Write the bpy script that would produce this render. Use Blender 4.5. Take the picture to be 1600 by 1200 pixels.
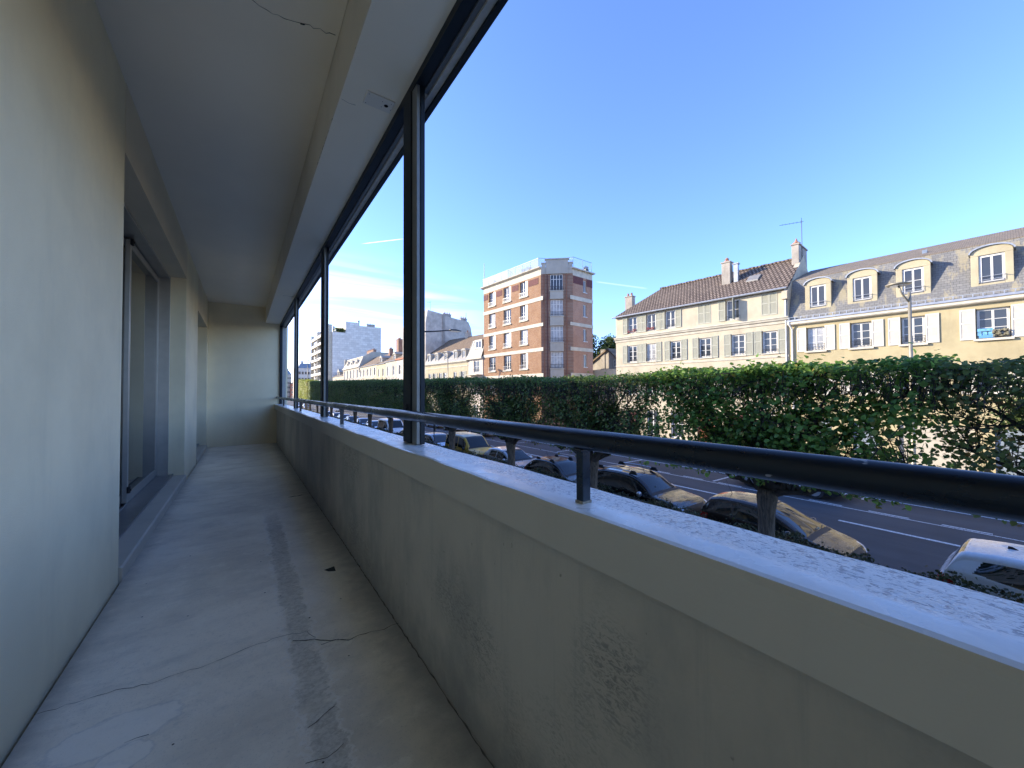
import bpy, math, random
import numpy as np
from mathutils import Vector, Matrix
R=math.radians
scene=bpy.context.scene
for o in list(bpy.data.objects): bpy.data.objects.remove(o)
COL=scene.collection

# ------------------------------------------------------------------ camera
def cam_axes(yaw,pitch,roll):
    F=Vector((math.sin(yaw)*math.cos(pitch),math.cos(yaw)*math.cos(pitch),math.sin(pitch)))
    Rt=Vector((math.cos(yaw),-math.sin(yaw),0)); U=Rt.cross(F)
    c,s=math.cos(roll),math.sin(roll)
    return c*Rt+s*U, c*U-s*Rt, F
cd=bpy.data.cameras.new('camera'); cam=bpy.data.objects.new('camera',cd); COL.objects.link(cam)
ar,au,af=cam_axes(R(35.002),R(1.141),R(-.2556))
cam.matrix_world=Matrix(((ar.x,au.x,-af.x,0),(ar.y,au.y,-af.y,0),(ar.z,au.z,-af.z,4.65),(0,0,0,1)))
cd.sensor_width=36; cd.sensor_fit='HORIZONTAL'; cd.lens=36*601/1600
cd.clip_start=.02; cd.clip_end=6000
scene.camera=cam

# ------------------------------------------------------------------ light
SUN_EL=18.; SUN_AZ=math.degrees(math.atan2(-.64,.77))      # compass angle from +Y towards +X
EXPOSURE=2.3
sl=bpy.data.lights.new('sun','SUN'); sun=bpy.data.objects.new('sun',sl); COL.objects.link(sun)
ce=math.cos(R(SUN_EL))
to_sun=Vector((math.sin(R(SUN_AZ))*ce,math.cos(R(SUN_AZ))*ce,math.sin(R(SUN_EL))))
sun.rotation_euler=to_sun.to_track_quat('Z','Y').to_euler()
sl.energy=2.0; sl.angle=R(.55); sl.color=(1,.87,.68)
W=bpy.data.worlds.new('World'); scene.world=W; W.use_nodes=True
wn=W.node_tree; wn.nodes.clear()
def wnode(t,**k):
    n=wn.nodes.new(t)
    for a,b in k.items(): setattr(n,a,b)
    return n
def wl(a,b): wn.links.new(a,b)
def wmath(op,a,b=None,c=None):
    n=wnode('ShaderNodeMath',operation=op)
    for i,v in enumerate((a,b,c)):
        if v is None: continue
        if hasattr(v,'links'): wl(v,n.inputs[i])
        else: n.inputs[i].default_value=v
    return n.outputs[0]
sky=wnode('ShaderNodeTexSky',sky_type='NISHITA',sun_disc=False,sun_elevation=R(SUN_EL),sun_rotation=R(SUN_AZ%360),altitude=1200,air_density=1.0,dust_density=.3,ozone_density=5.0)
tc=wnode('ShaderNodeTexCoord'); sep=wnode('ShaderNodeSeparateXYZ'); wl(tc.outputs['Generated'],sep.inputs[0])
X,Y,Z=sep.outputs
zz=wmath('MAXIMUM',Z,.02)
cx=wmath('DIVIDE',X,zz); cy=wmath('DIVIDE',Y,zz)
comb=wnode('ShaderNodeCombineXYZ'); wl(wmath('MULTIPLY',cx,.55),comb.inputs[0]); wl(wmath('MULTIPLY',cy,.9),comb.inputs[1])
nz=wnode('ShaderNodeTexNoise'); nz.inputs['Scale'].default_value=.8; nz.inputs['Detail'].default_value=7; nz.inputs['Roughness'].default_value=.55; nz.inputs['Distortion'].default_value=.8
wl(comb.outputs[0],nz.inputs['Vector'])
def wmap(v,a,b,c=0,d=1):
    n=wnode('ShaderNodeMapRange',interpolation_type='SMOOTHSTEP'); wl(v,n.inputs[0])
    for i,x in enumerate((a,b,c,d)): n.inputs[1+i].default_value=x
    return n.outputs[0]
cl=wmap(nz.outputs['Fac'],.42,.62)
az=wmath('ARCTAN2',X,Y)
win=wmath('MULTIPLY',wmap(Z,.03,.10),wmap(Z,.34,.19)); win=wmath('MULTIPLY',win,wmap(az,R(36),R(8)))
cl=wmath('MULTIPLY',cl,win)
cl=wmath('MULTIPLY',cl,.5)
glow=wmath('MULTIPLY',wmap(Z,.25,-.02),wmap(az,R(45),R(-5)))          # thin high haze towards the sun side
cl=wmath('MAXIMUM',cl,wmath('MULTIPLY',glow,.42))
def streak(p,q,wid,amt):       # contrail between two sky directions
    p=Vector(p).normalized(); q=Vector(q).normalized(); n=p.cross(q).normalized(); m=(p+q).normalized()
    d1=wnode('ShaderNodeVectorMath',operation='DOT_PRODUCT'); wl(tc.outputs['Generated'],d1.inputs[0]); d1.inputs[1].default_value=n
    d2=wnode('ShaderNodeVectorMath',operation='DOT_PRODUCT'); wl(tc.outputs['Generated'],d2.inputs[0]); d2.inputs[1].default_value=m
    a=wmap(wmath('ABSOLUTE',d1.outputs['Value']),wid,0); b=wmap(d2.outputs['Value'],m.dot(p)-.0002,m.dot(p)+.0008)
    return wmath('MULTIPLY',wmath('MULTIPLY',a,b),amt)
def pdir(px,py): return af+ar*((px-800)/601)-au*((py-600)/601)
for a,b,w_,m in (((565,381),(632,373),.0013,.55),((930,440),(1012,451),.0028,.10),((695,477),(722,480),.002,.10)):
    cl=wmath('MAXIMUM',cl,streak(pdir(*a),pdir(*b),w_,m))
mix=wnode('ShaderNodeMix',data_type='RGBA'); wl(cl,mix.inputs[0]); wl(sky.outputs[0],mix.inputs[6]); mix.inputs[7].default_value=(5.6,5.4,5.2,1)
hs=wnode('ShaderNodeHueSaturation'); hs.inputs['Saturation'].default_value=1.0; wl(mix.outputs[2],hs.inputs['Color'])
bg=wnode('ShaderNodeBackground'); bg.inputs[1].default_value=.122; tint=wnode('ShaderNodeMix',data_type='RGBA',blend_type='MULTIPLY'); tint.inputs[0].default_value=1; wl(hs.outputs[0],tint.inputs[6]); tint.inputs[7].default_value=(.90,.82,.95,1); wl(tint.outputs[2],bg.inputs[0])
wo=wnode('ShaderNodeOutputWorld'); wl(bg.outputs[0],wo.inputs[0])
vs=scene.view_settings; vs.view_transform='Standard'; vs.look='None'; vs.gamma=1; vs.exposure=EXPOSURE; vs.use_curve_mapping=False
scene.render.engine='CYCLES'; scene.cycles.use_denoising=True
scene.cycles.max_bounces=10; scene.cycles.diffuse_bounces=6; scene.cycles.glossy_bounces=4; scene.cycles.transmission_bounces=4; scene.cycles.transparent_max_bounces=8
scene.cycles.sample_clamp_indirect=8

# ------------------------------------------------------------------ helpers
def tag(o,label=None,cat=None,group=None,kind=None):
    if label: o['label']=label
    if cat: o['category']=cat
    if group: o['group']=group
    if kind: o['kind']=kind
    return o
def empty(name,loc=(0,0,0),rz=0,parent=None):
    o=bpy.data.objects.new(name,None); COL.objects.link(o); o.location=loc; o.rotation_euler=(0,0,rz); o.empty_display_size=.2
    if parent: o.parent=parent
    return o
def copy_tree(o,parent=None):
    c=o.copy(); COL.objects.link(c); c.parent=parent
    for ch in list(o.children): copy_tree(ch,c)
    return c
class MB:
    def __init__(s): s.v=[]; s.f=[]; s.m=[]
    def face(s,pts,m=0):
        n=len(s.v); s.v+=[tuple(p) for p in pts]; s.f.append(tuple(range(n,n+len(pts)))); s.m.append(m)
    def box(s,x0,x1,y0,y1,z0,z1,m=0,skip=''):
        n=len(s.v); s.v+=[(x0,y0,z0),(x1,y0,z0),(x1,y1,z0),(x0,y1,z0),(x0,y0,z1),(x1,y0,z1),(x1,y1,z1),(x0,y1,z1)]
        for k,f in (('b',(0,3,2,1)),('t',(4,5,6,7)),('y',(0,1,5,4)),('X',(1,2,6,5)),('Y',(2,3,7,6)),('x',(3,0,4,7))):
            if k not in skip: s.f.append(tuple(n+i for i in f)); s.m.append(m)
    def hexa(s,p,m=0):          # 8 corners, bottom loop then top loop
        n=len(s.v); s.v+=[tuple(q) for q in p]
        for f in ((0,3,2,1),(4,5,6,7),(0,1,5,4),(1,2,6,5),(2,3,7,6),(3,0,4,7)): s.f.append(tuple(n+i for i in f)); s.m.append(m)
    def prism(s,prof,axis,a,b,m=0):   # prof: 2-d loop; axis 'x','y','z' extruded from a to b
        def P(u,v,w): return {'x':(w,u,v),'y':(u,w,v),'z':(u,v,w)}[axis]
        n=len(s.v); k=len(prof); s.v+=[P(u,v,a) for u,v in prof]+[P(u,v,b) for u,v in prof]
        for i in range(k): j=(i+1)%k; s.f.append((n+i,n+j,n+k+j,n+k+i)); s.m.append(m)
        s.f.append(tuple(n+i for i in reversed(range(k)))); s.m.append(m); s.f.append(tuple(n+k+i for i in range(k))); s.m.append(m)
    def tube(s,pts,rad,sides=8,m=0,cap=True):
        pts=[Vector(p) for p in pts]; n0=len(s.v); up=None
        for i,p in enumerate(pts):
            t=(pts[min(i+1,len(pts)-1)]-pts[max(i-1,0)])
            t=t.normalized() if t.length>1e-9 else Vector((0,0,1))
            if up is None: up=t.orthogonal().normalized()
            up=(up-t*up.dot(t)); up=up.normalized() if up.length>1e-6 else t.orthogonal().normalized()
            w=t.cross(up); r=rad[i] if hasattr(rad,'__len__') else rad
            for k in range(sides):
                a=2*math.pi*k/sides; s.v.append(tuple(p+up*(r*math.cos(a))+w*(r*math.sin(a))))
        for i in range(len(pts)-1):
            for k in range(sides):
                a=n0+i*sides+k; b=n0+i*sides+(k+1)%sides; s.f.append((a,b,b+sides,a+sides)); s.m.append(m)
        if cap:
            s.f.append(tuple(n0+k for k in reversed(range(sides)))); s.m.append(m)
            e=n0+(len(pts)-1)*sides; s.f.append(tuple(e+k for k in range(sides))); s.m.append(m)
    def lathe(s,prof,c,axis='z',sides=16,m=0):   # prof (r,h) list
        n0=len(s.v)
        for r,h in prof:
            for k in range(sides):
                a=2*math.pi*k/sides; u,v=r*math.cos(a),r*math.sin(a)
                d={'z':(u,v,h),'x':(h,u,v),'y':(u,h,v)}[axis]; s.v.append((c[0]+d[0],c[1]+d[1],c[2]+d[2]))
        for i in range(len(prof)-1):
            for k in range(sides):
                a=n0+i*sides+k; b=n0+i*sides+(k+1)%sides; s.f.append((a,b,b+sides,a+sides)); s.m.append(m)
        s.f.append(tuple(n0+k for k in reversed(range(sides)))); s.m.append(m)
        e=n0+(len(prof)-1)*sides; s.f.append(tuple(e+k for k in range(sides))); s.m.append(m)
    def mesh(s,name,mats,smooth=False):
        me=bpy.data.meshes.new(name); me.from_pydata(s.v,[],s.f)
        for m in (mats if isinstance(mats,(list,tuple)) else [mats]): me.materials.append(m)
        me.polygons.foreach_set('material_index',s.m)
        if smooth: me.polygons.foreach_set('use_smooth',[True]*len(s.f))
        me.update(); return me
    def build(s,name,mats,parent=None,smooth=False,bevel=0):
        return link(name,s.mesh(name,mats,smooth),parent,bevel)
def link(name,me,parent=None,bevel=0):
    o=bpy.data.objects.new(name,me); COL.objects.link(o)
    if parent: o.parent=parent
    if bevel:
        b=o.modifiers.new('edge','BEVEL'); b.width=bevel; b.segments=2; b.limit_method='ANGLE'; b.angle_limit=R(50)
    return o

# ------------------------------------------------------------------ materials
def mat(name): 
    m=bpy.data.materials.new(name); m.use_nodes=True; nt=m.node_tree; b=nt.nodes['Principled BSDF']; return m,nt,b
def nd(nt,t,**k):
    n=nt.nodes.new(t)
    for a,b in k.items():
        if a in n.inputs.keys() if hasattr(n.inputs,'keys') else False: n.inputs[a].default_value=b
        else: setattr(n,a,b)
    return n
def setin(nt,sock,v):
    if hasattr(v,'links'): nt.links.new(v,sock)
    else: sock.default_value=v
def M_(nt,op,a,b=None):
    n=nt.nodes.new('ShaderNodeMath'); n.operation=op; setin(nt,n.inputs[0],a)
    if b is not None: setin(nt,n.inputs[1],b)
    return n.outputs[0]
def ramp(nt,v,a,b,c=0.,d=1.):
    n=nt.nodes.new('ShaderNodeMapRange'); n.interpolation_type='SMOOTHSTEP'; nt.links.new(v,n.inputs[0])
    for i,x in enumerate((a,b,c,d)): n.inputs[1+i].default_value=x
    return n.outputs[0]
def coords(nt,scale=(1,1,1),world=False):
    if world:
        g=nt.nodes.new('ShaderNodeNewGeometry'); src=g.outputs['Position']
    else:
        t=nt.nodes.new('ShaderNodeTexCoord'); src=t.outputs['Object']
    mp=nt.nodes.new('ShaderNodeMapping'); mp.inputs['Scale'].default_value=scale; nt.links.new(src,mp.inputs[0]); return mp.outputs[0]
def noise(nt,vec,scale,detail=4,rough=.55,dist=0):
    n=nt.nodes.new('ShaderNodeTexNoise'); nt.links.new(vec,n.inputs['Vector'])
    n.inputs['Scale'].default_value=scale; n.inputs['Detail'].default_value=detail; n.inputs['Roughness'].default_value=rough; n.inputs['Distortion'].default_value=dist
    return n.outputs['Fac']
def mixc(nt,f,a,b):
    n=nt.nodes.new('ShaderNodeMix'); n.data_type='RGBA'; setin(nt,n.inputs[0],f)
    for i,c in ((6,a),(7,b)): setin(nt,n.inputs[i],(tuple(c)+(1,) if isinstance(c,(tuple,list)) and len(c)==3 else c))
    return n.outputs[2]
def bump(nt,b,h,strength=.3,dist=.01):
    n=nt.nodes.new('ShaderNodeBump'); n.inputs['Strength'].default_value=strength; n.inputs['Distance'].default_value=dist
    nt.links.new(h,n.inputs['Height']); nt.links.new(n.outputs[0],b.inputs['Normal'])
def plain(name,c,rough=.6,metal=0,spec=.5,var=.0,scale=3.,ior=1.5):
    m,nt,b=mat(name); b.inputs['Roughness'].default_value=rough; b.inputs['Metallic'].default_value=metal; b.inputs['Specular IOR Level'].default_value=spec; b.inputs['IOR'].default_value=ior
    if var:
        f=noise(nt,coords(nt),scale,5); nt.links.new(mixc(nt,ramp(nt,f,.3,.7),[x*(1-var) for x in c],[min(1,x*(1+var)) for x in c]),b.inputs['Base Color'])
    else: b.inputs['Base Color'].default_value=(*c,1)
    return m
def stucco(name,c,grain=220.,gs=.25,var=.10,stain=.0,rough=.85,spec=.3):
    m,nt,b=mat(name); v=coords(nt,world=True); b.inputs['Roughness'].default_value=rough; b.inputs['Specular IOR Level'].default_value=spec
    f=ramp(nt,noise(nt,v,1.3,6,.6),.3,.7); col=mixc(nt,f,[x*(1-var) for x in c],[x*(1+var*.5) for x in c])
    if stain:
        s=noise(nt,coords(nt,(1.5,1.5,.22),world=True),2.2,6,.65); col=mixc(nt,M_(nt,'MULTIPLY',ramp(nt,s,.52,.75),stain),col,[x*.5 for x in c])
    nt.links.new(col,b.inputs['Base Color'])
    bump(nt,b,noise(nt,v,grain,3,.6),gs,.004)
    return m
# ================================================================== balcony
rng=random.Random(7)
m_wall=stucco('cream_render',(.90,.765,.50),210,.45,.10,.16)
m_endwall=stucco('end_wall_render',(.88,.745,.49),150,.36,.07,.12)
m_lintel=stucco('lintel_render',(.84,.69,.46),260,.2,.06)
m_ceil=stucco('ceiling_paint',(.86,.76,.60),320,.10,.03)
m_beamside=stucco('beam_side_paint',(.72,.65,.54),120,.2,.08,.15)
m_facade=stucco('outer_facade',(.62,.57,.47),40,.2,.08)
m_navy=plain('navy_gloss_paint',(.004,.008,.014),.30,0,.35,.2,30)
m_navy2=plain('navy_satin_paint',(.007,.011,.016),.5,0,.3,.2,20)
_m,_nt,_b=m_navy,m_navy.node_tree,m_navy.node_tree.nodes['Principled BSDF']; _v=coords(_nt,(1,.5,1),world=True); _f=ramp(_nt,noise(_nt,_v,17,4,.6),.69,.705); _nt.links.new(mixc(_nt,_f,(.004,.008,.014),(.26,.25,.24)),_b.inputs['Base Color']); _nt.links.new(ramp(_nt,noise(_nt,_v,9,5,.7),.3,.7,.22,.42),_b.inputs['Roughness'])
m_alu=plain('grey_aluminium',(.30,.295,.28),.4,.3,.5,.06,12)
m_alub=plain('pale_aluminium',(.44,.41,.355),.32,.35,.5,.05,8)
m_bead=plain('grey_bead',(.20,.195,.18),.42,.2,.5,.08,12); m_track=plain('door_track_grey',(.22,.21,.20),.3,.3,.5,.1,8); m_dark=plain('dark_rubber',(.012,.012,.014),.6)
m_black=plain('crack_dark',(.035,.034,.032),.9)
m_glassdoor=plain('door_glass',(.018,.022,.022),.015,0,.5,0,1,2.0)
m_room=plain('room_paint',(.35,.33,.3),.9)
# --- floor: painted concrete, worn
def floor_mat():
    m,nt,b=mat('painted_concrete'); v=coords(nt,world=True)
    sp=nt.nodes.new('ShaderNodeSeparateXYZ'); nt.links.new(v,sp.inputs[0])
    big=noise(nt,v,1.6,6,.6,.4); streak=noise(nt,coords(nt,(1.0,2.2,1),world=True),3.4,9,.72,.15); fine=noise(nt,v,45,4,.6)
    col=mixc(nt,ramp(nt,big,.32,.68),(.70,.605,.475),(.92,.81,.655))
    col=mixc(nt,M_(nt,'MULTIPLY',ramp(nt,streak,.48,.72),.42),col,(.50,.455,.385))
    col=mixc(nt,M_(nt,'MULTIPLY',ramp(nt,fine,.52,.75),.32),col,(.52,.475,.40))
    # fine dark specks and scratches
    vo=nt.nodes.new('ShaderNodeTexVoronoi'); vo.inputs['Scale'].default_value=9; nt.links.new(v,vo.inputs['Vector'])
    sc=noise(nt,coords(nt,(5,14,1),world=True),7,5,.8,.3); col=mixc(nt,M_(nt,'MULTIPLY',ramp(nt,sc,.60,.72),.45),col,(.24,.24,.24))
    gz=noise(nt,v,150,2,.6); col=mixc(nt,M_(nt,'MULTIPLY',ramp(nt,gz,.60,.70),.35),col,(.30,.27,.22)); pz=noise(nt,coords(nt,(1,1.3,1),world=True),5.5,6,.75); col=mixc(nt,M_(nt,'MULTIPLY',ramp(nt,pz,.54,.62),.42),col,(.93,.84,.69)); ex=noise(nt,coords(nt,(1,1.5,1),world=True),22,5,.8); col=mixc(nt,M_(nt,'MULTIPLY',ramp(nt,ex,.63,.70),.3),col,(.36,.32,.26))
    # pale oval splashes of paint left of centre
    for (px,py,rx,ry) in ((-.34,1.86,.17,.09),(-.38,1.62,.12,.11),(-.30,1.72,.07,.06)):
        dx=M_(nt,'DIVIDE',M_(nt,'SUBTRACT',sp.outputs[0],px),rx); dy=M_(nt,'DIVIDE',M_(nt,'SUBTRACT',sp.outputs[1],py),ry)
        d=M_(nt,'ADD',M_(nt,'ADD',M_(nt,'MULTIPLY',dx,dx),M_(nt,'MULTIPLY',dy,dy)),M_(nt,'MULTIPLY',M_(nt,'SUBTRACT',noise(nt,v,16,5,.7),.5),1.6))
        rim=M_(nt,'MULTIPLY',ramp(nt,d,.80,1.0),ramp(nt,d,1.22,1.02)); ins=ramp(nt,d,1.05,.9)
        col=mixc(nt,M_(nt,'MULTIPLY',ins,.55),col,(.94,.855,.73)); col=mixc(nt,M_(nt,'MULTIPLY',rim,.28),col,(.45,.44,.43))
    # eroded strip running along the balcony
    wob=M_(nt,'MULTIPLY',M_(nt,'SUBTRACT',noise(nt,coords(nt,(1,1,1),world=True),13,8,.78),.5),.20)
    dx=M_(nt,'ABSOLUTE',M_(nt,'ADD',M_(nt,'SUBTRACT',sp.outputs[0],.232),wob))
    inside=M_(nt,'MULTIPLY',ramp(nt,dx,.072,.034),M_(nt,'MULTIPLY',ramp(nt,sp.outputs[1],4.7,3.7),ramp(nt,noise(nt,v,2.6,3),.30,.42)))
    gr=noise(nt,coords(nt,(30,45,1),world=True),1.3,7,.8,.4)
    er=mixc(nt,ramp(nt,gr,.36,.60),(.33,.30,.26),(.68,.645,.59))
    col=mixc(nt,M_(nt,'MULTIPLY',inside,.62),col,er)
    edge=M_(nt,'MULTIPLY',M_(nt,'MULTIPLY',ramp(nt,dx,.046,.058),ramp(nt,dx,.075,.06)),ramp(nt,sp.outputs[1],4.7,3.7)); col=mixc(nt,M_(nt,'MULTIPLY',edge,.5),col,(.88,.82,.74))
    # dirt along both walls
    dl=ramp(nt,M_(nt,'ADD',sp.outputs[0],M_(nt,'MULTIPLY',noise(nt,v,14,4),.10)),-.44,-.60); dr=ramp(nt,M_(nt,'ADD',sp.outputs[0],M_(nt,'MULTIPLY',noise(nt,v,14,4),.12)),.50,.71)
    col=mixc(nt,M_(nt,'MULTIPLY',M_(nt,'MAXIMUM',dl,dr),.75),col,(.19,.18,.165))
    nt.links.new(col,b.inputs['Base Color'])
    nt.links.new(ramp(nt,M_(nt,'ADD',streak,M_(nt,'MULTIPLY',inside,.3)),.35,.75,.28,.62),b.inputs['Roughness']); b.inputs['Specular IOR Level'].default_value=.45
    h=M_(nt,'ADD',M_(nt,'MULTIPLY',fine,.25),M_(nt,'ADD',M_(nt,'MULTIPLY',streak,.5),M_(nt,'MULTIPLY',M_(nt,'MULTIPLY',inside,gr),-.9)))
    bump(nt,b,h,.35,.004); return m
m_floor=floor_mat()
YN,YE=-10.5,10.4; XL=-.615; FZ=3.5; CZ=6.6
def ribbon(mb,pts,w,z,m,down=False,seed=1,jit=.012):
    r=random.Random(seed); P=[]
    for (a,b) in zip(pts[:-1],pts[1:]):
        n=max(2,int(math.hypot(b[0]-a[0],b[1]-a[1])/.025))
        for i in range(n): t=i/n; P.append((a[0]+(b[0]-a[0])*t+r.uniform(-jit,jit)*.5,a[1]+(b[1]-a[1])*t+r.uniform(-jit,jit)))
    P.append(pts[-1]); L=[];Rr=[]
    for i,p in enumerate(P):
        q=P[min(i+1,len(P)-1)]; o=P[max(i-1,0)]; dx,dy=q[0]-o[0],q[1]-o[1]; l=math.hypot(dx,dy) or 1; ww=w*r.uniform(.35,1.25)*.5
        L.append((p[0]-dy/l*ww,p[1]+dx/l*ww,z)); Rr.append((p[0]+dy/l*ww,p[1]-dx/l*ww,z))
    for i in range(len(P)-1):
        f=[L[i],Rr[i],Rr[i+1],L[i+1]]; mb.face(f[::-1] if down else f,m)
fl=MB(); fl.box(-.60,.66,YN,YE,3.25,FZ,0)
ribbon(fl,[(-.6,2.13),(-.42,2.125),(-.27,2.09),(-.12,2.095),(.02,2.12),(.17,2.135),(.26,2.10),(.29,2.03)],.0026,FZ+.0012,1,seed=3,jit=.007)
ribbon(fl,[(.2,2.07),(.28,2.015),(.41,1.92),(.486,1.928),(.57,1.91),(.644,1.913)],.0045,FZ+.0012,1,seed=4,jit=.007)
ribbon(fl,[(.30,1.95),(.37,1.945),(.43,1.915)],.003,FZ+.0014,1,seed=5)
ribbon(fl,[(.19,1.50),(.25,1.53),(.285,1.55)],.0028,FZ+.0012,1,seed=6,jit=.006)
ribbon(fl,[(.17,1.36),(.23,1.35),(.28,1.37)],.0026,FZ+.0012,1,seed=8,jit=.006)
ribbon(fl,[(-.31,1.79),(-.25,1.785)],.0026,FZ+.0012,1,seed=9,jit=.005)
ribbon(fl,[(.42,4.9),(.50,4.9),(.56,4.92)],.018,FZ+.0012,1,seed=10)
ribbon(fl,[(.637,1.0),(.64,3),(.637,5),(.64,8),(.638,10.38)],.006,FZ+.001,2,seed=11,jit=.004)
fl.face([(.46,2.72,FZ+.0015),(.50,2.70,FZ+.0015),(.505,2.78,FZ+.0015),(.44,2.76,FZ+.0015)],1)
for i in range(26):
    x,y,s=rng.uniform(-.55,.6),rng.uniform(1.1,5),rng.uniform(.002,.006); fl.face([(x-s,y,FZ+.0016),(x,y-s*.8,FZ+.0016),(x+s,y,FZ+.0016),(x,y+s,FZ+.0016)],1)
floor=fl.build('balcony_floor',[m_floor,m_black,plain('joint_dirt',(.12,.105,.085),.95,var=.4,scale=14)]); tag(floor,'worn grey painted concrete floor of the balcony, cracked across near the front','floor',kind='structure')

blk=tag(empty('apartment_building',(0,0,0)),'cream rendered apartment building whose long balcony we look along','building')
O1=(3.335,6.60); O2=(8.15,10.22); H1,H2=6.16,6.02; XB=-.95
for a_,b_ in ((YN,O1[0]),(O1[1],O2[0]),(O2[1],YE)): w=MB(); w.box(XB,XL,a_,b_,FZ-.2,CZ); w.build('balcony_wall',m_wall,blk,bevel=.006)
for o_,h_ in ((O1,H1),(O2,H2)): w=MB(); w.box(XB,XL+.001,o_[0],o_[1],h_,CZ); w.build('lintel',m_lintel,blk)
w=MB(); w.prism([(-.93,3.3),(-.597,3.3),(-.597,3.572),(-.605,3.584),(-.93,3.592)],'y',O1[0],O1[1]); w.prism([(-.93,3.3),(-.597,3.3),(-.597,3.56),(-.605,3.57),(-.93,3.575)],'y',O2[0],O2[1]); w.build('door_sill',stucco('sill_concrete',(.58,.51,.40),150,.3,.1,.3,.5),blk,bevel=.004)
w=MB(); w.box(XB,.86,YE,YE+.25,FZ-.25,CZ+.02); w.build('end_wall',m_endwall,blk)
w=MB(); w.box(XB,.74,YN-.25,YN,FZ-.25,CZ+.02); w.build('end_wall',m_endwall,blk)
w=MB(); w.box(XB,.415,YN,YE,CZ,CZ+.25)
ribbon(w,[(.0,2.27),(.03,2.268),(.11,2.288),(.25,2.262),(.40,2.235)],.004,CZ-.0015,1,True,12,.01); ribbon(w,[(.235,2.268),(.255,2.26)],.014,CZ-.002,1,True,13,.004)
w.build('ceiling',[m_ceil,m_black],blk)
bm=MB(); bm.box(.417,.74,YN,YE,6.24,CZ+.25)
for i in range(60):   # chipped lower arris
    y=rng.uniform(1.6,10) if i>25 else rng.gauss(2.75,.18); s=rng.uniform(.008,.04); d=rng.uniform(.003,.010)
    bm.face([(.4155,y,6.241),(.4155,y+s,6.2405),(.4155,y+s*.8,6.24+d),(.4155,y+s*.2,6.24+d*.7)][::-1],1)
ribbon(bm,[(.43,2.2),(.50,2.21)],.003,6.2385,1,True,14); ribbon(bm,[(.52,7.3),(.60,7.25),(.68,7.28)],.012,6.2385,1,True,15)
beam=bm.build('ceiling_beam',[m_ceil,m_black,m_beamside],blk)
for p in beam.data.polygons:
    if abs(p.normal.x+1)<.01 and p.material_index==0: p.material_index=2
h=MB(); h.box(.526,.673,2.062,2.162,6.232,6.2397); hc=h.build('cover_plate',plain('plate_paint',(.70,.63,.52),.45),beam,bevel=.002)
h=MB(); h.lathe([(.0,6.2315),(.0115,6.2315)],(.637,2.112,0),sides=16); h.build('cable_hole',m_dark,hc)
for sx_,sy_,r_ in ((.667,2.13,.0025),(.617,2.132,.0025),(.657,2.082,.0025),(.612,2.09,.0025),(.538,2.075,.003),(.538,2.15,.003)): h=MB(); h.lathe([(0,6.2315),(r_,6.2315)],(sx_,sy_,0),sides=8); h.build('screw',m_dark,hc)
# outer bulk of the block (floors above and below, rooms behind)
YB0,YB1,TOP=-45,77,11.5  # unseen roof heights, dip and far end shaped to steer the building's shadow
w=MB(); w.box(-12,.76,YB0,12,CZ+.25,9.3); w.box(-12,.76,12,20,CZ+.25,8.7); w.box(-12,.76,20,27,CZ+.25,9.3); w.box(-12,.76,27,YB1,CZ+.25,TOP); w.box(-12,.76,YB0,YB1,-.2,3.25); w.box(-12,XB,YE+.25,YB1,3.25,CZ+.25); w.box(-12,XB,YB0,YN-.25,3.25,CZ+.25); w.box(-12,-5,YN-.25,YE+.25,3.25,CZ+.25)
w.box(-12.2,.9,YB0,12,9.3,9.6); w.box(-12.2,.9,12.001,19.999,8.7,8.95); w.box(-12.2,.9,20,26.8,9.3,9.6); w.box(-12.2,.9,26.8,YB1+.2,TOP,TOP+.3); w.build('outer_wall',m_facade,blk)
w=MB(); w.box(-5,XB-.15,O1[0]-.6,O1[0]-.4,3.25,CZ+.25); w.box(-5,XB-.15,O2[1]-.4,O2[1]-.2,3.25,CZ+.25); w.box(-5,XB-.15,O1[0]-.4,O2[1]-.4,3.45,3.5); w.build('room',m_room,blk)
# sliding doors
def sliding_door(y0,y1,head,split,label):
    d=tag(empty('sliding_door',(-.9,y0,3.59)),label,'door')
    X=lambda v:v+.9; 
    f=MB()
    f.box(X(-.945),X(-.775),y1-.028-y0,y1-y0-.002,0,head-3.592); f.box(X(-.945),X(-.775),.002,.028,0,head-3.592)
    f.box(X(-.945),X(-.778),.028,y1-y0-.028,head-3.59-.03,head-3.592); f.build('door_frame',m_alub,d,bevel=.002)
    t=MB(); t.box(X(-.95),X(-.725),.002,y1-y0-.002,.003,.014); t.box(X(-.735),X(-.725),.002,y1-y0-.002,.014,.022); t.box(X(-.89),X(-.885),.03,y1-y0-.03,.014,.03); t.box(X(-.93),X(-.925),.03,y1-y0-.03,.014,.03); t.build('door_track',m_track,d)
    for k,(a,b,xo) in enumerate(((split-.06,y1-.03,-.90),(y0+.03,split+.04,-.94))):
        g=MB(); a-=y0; b-=y0; z0,z1=.032,head-3.59-.05; x0,x1=X(xo-.018),X(xo+.018); s=.055
        g.box(x0,x1,a,a+s,z0,z1); g.box(x0,x1,b-s,b,z0,z1); g.box(x0,x1,a+s,b-s,z0,z0+.075); g.box(x0,x1,a+s,b-s,z1-.06,z1)
        leaf=g.build('door_leaf',m_alub,d,bevel=.002)
        q=MB(); q.box(X(xo-.006),X(xo+.006),a+s-.004,b-s+.004,z0+.071,z1-.056); q.build('glass_pane',m_glassdoor,leaf)
        if k==0:
            q=MB()
            for zc in (z0+.12,z1-.02): q.box(x1,x1+.022,a-.012,a+.035,zc-.03,zc+.03); q.lathe([(.012,x1+.022),(.012,x1+.03)],(0,a+.01,zc),'x',10)
            q.build('latch',m_dark,leaf,bevel=.004)
    return d
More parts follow.
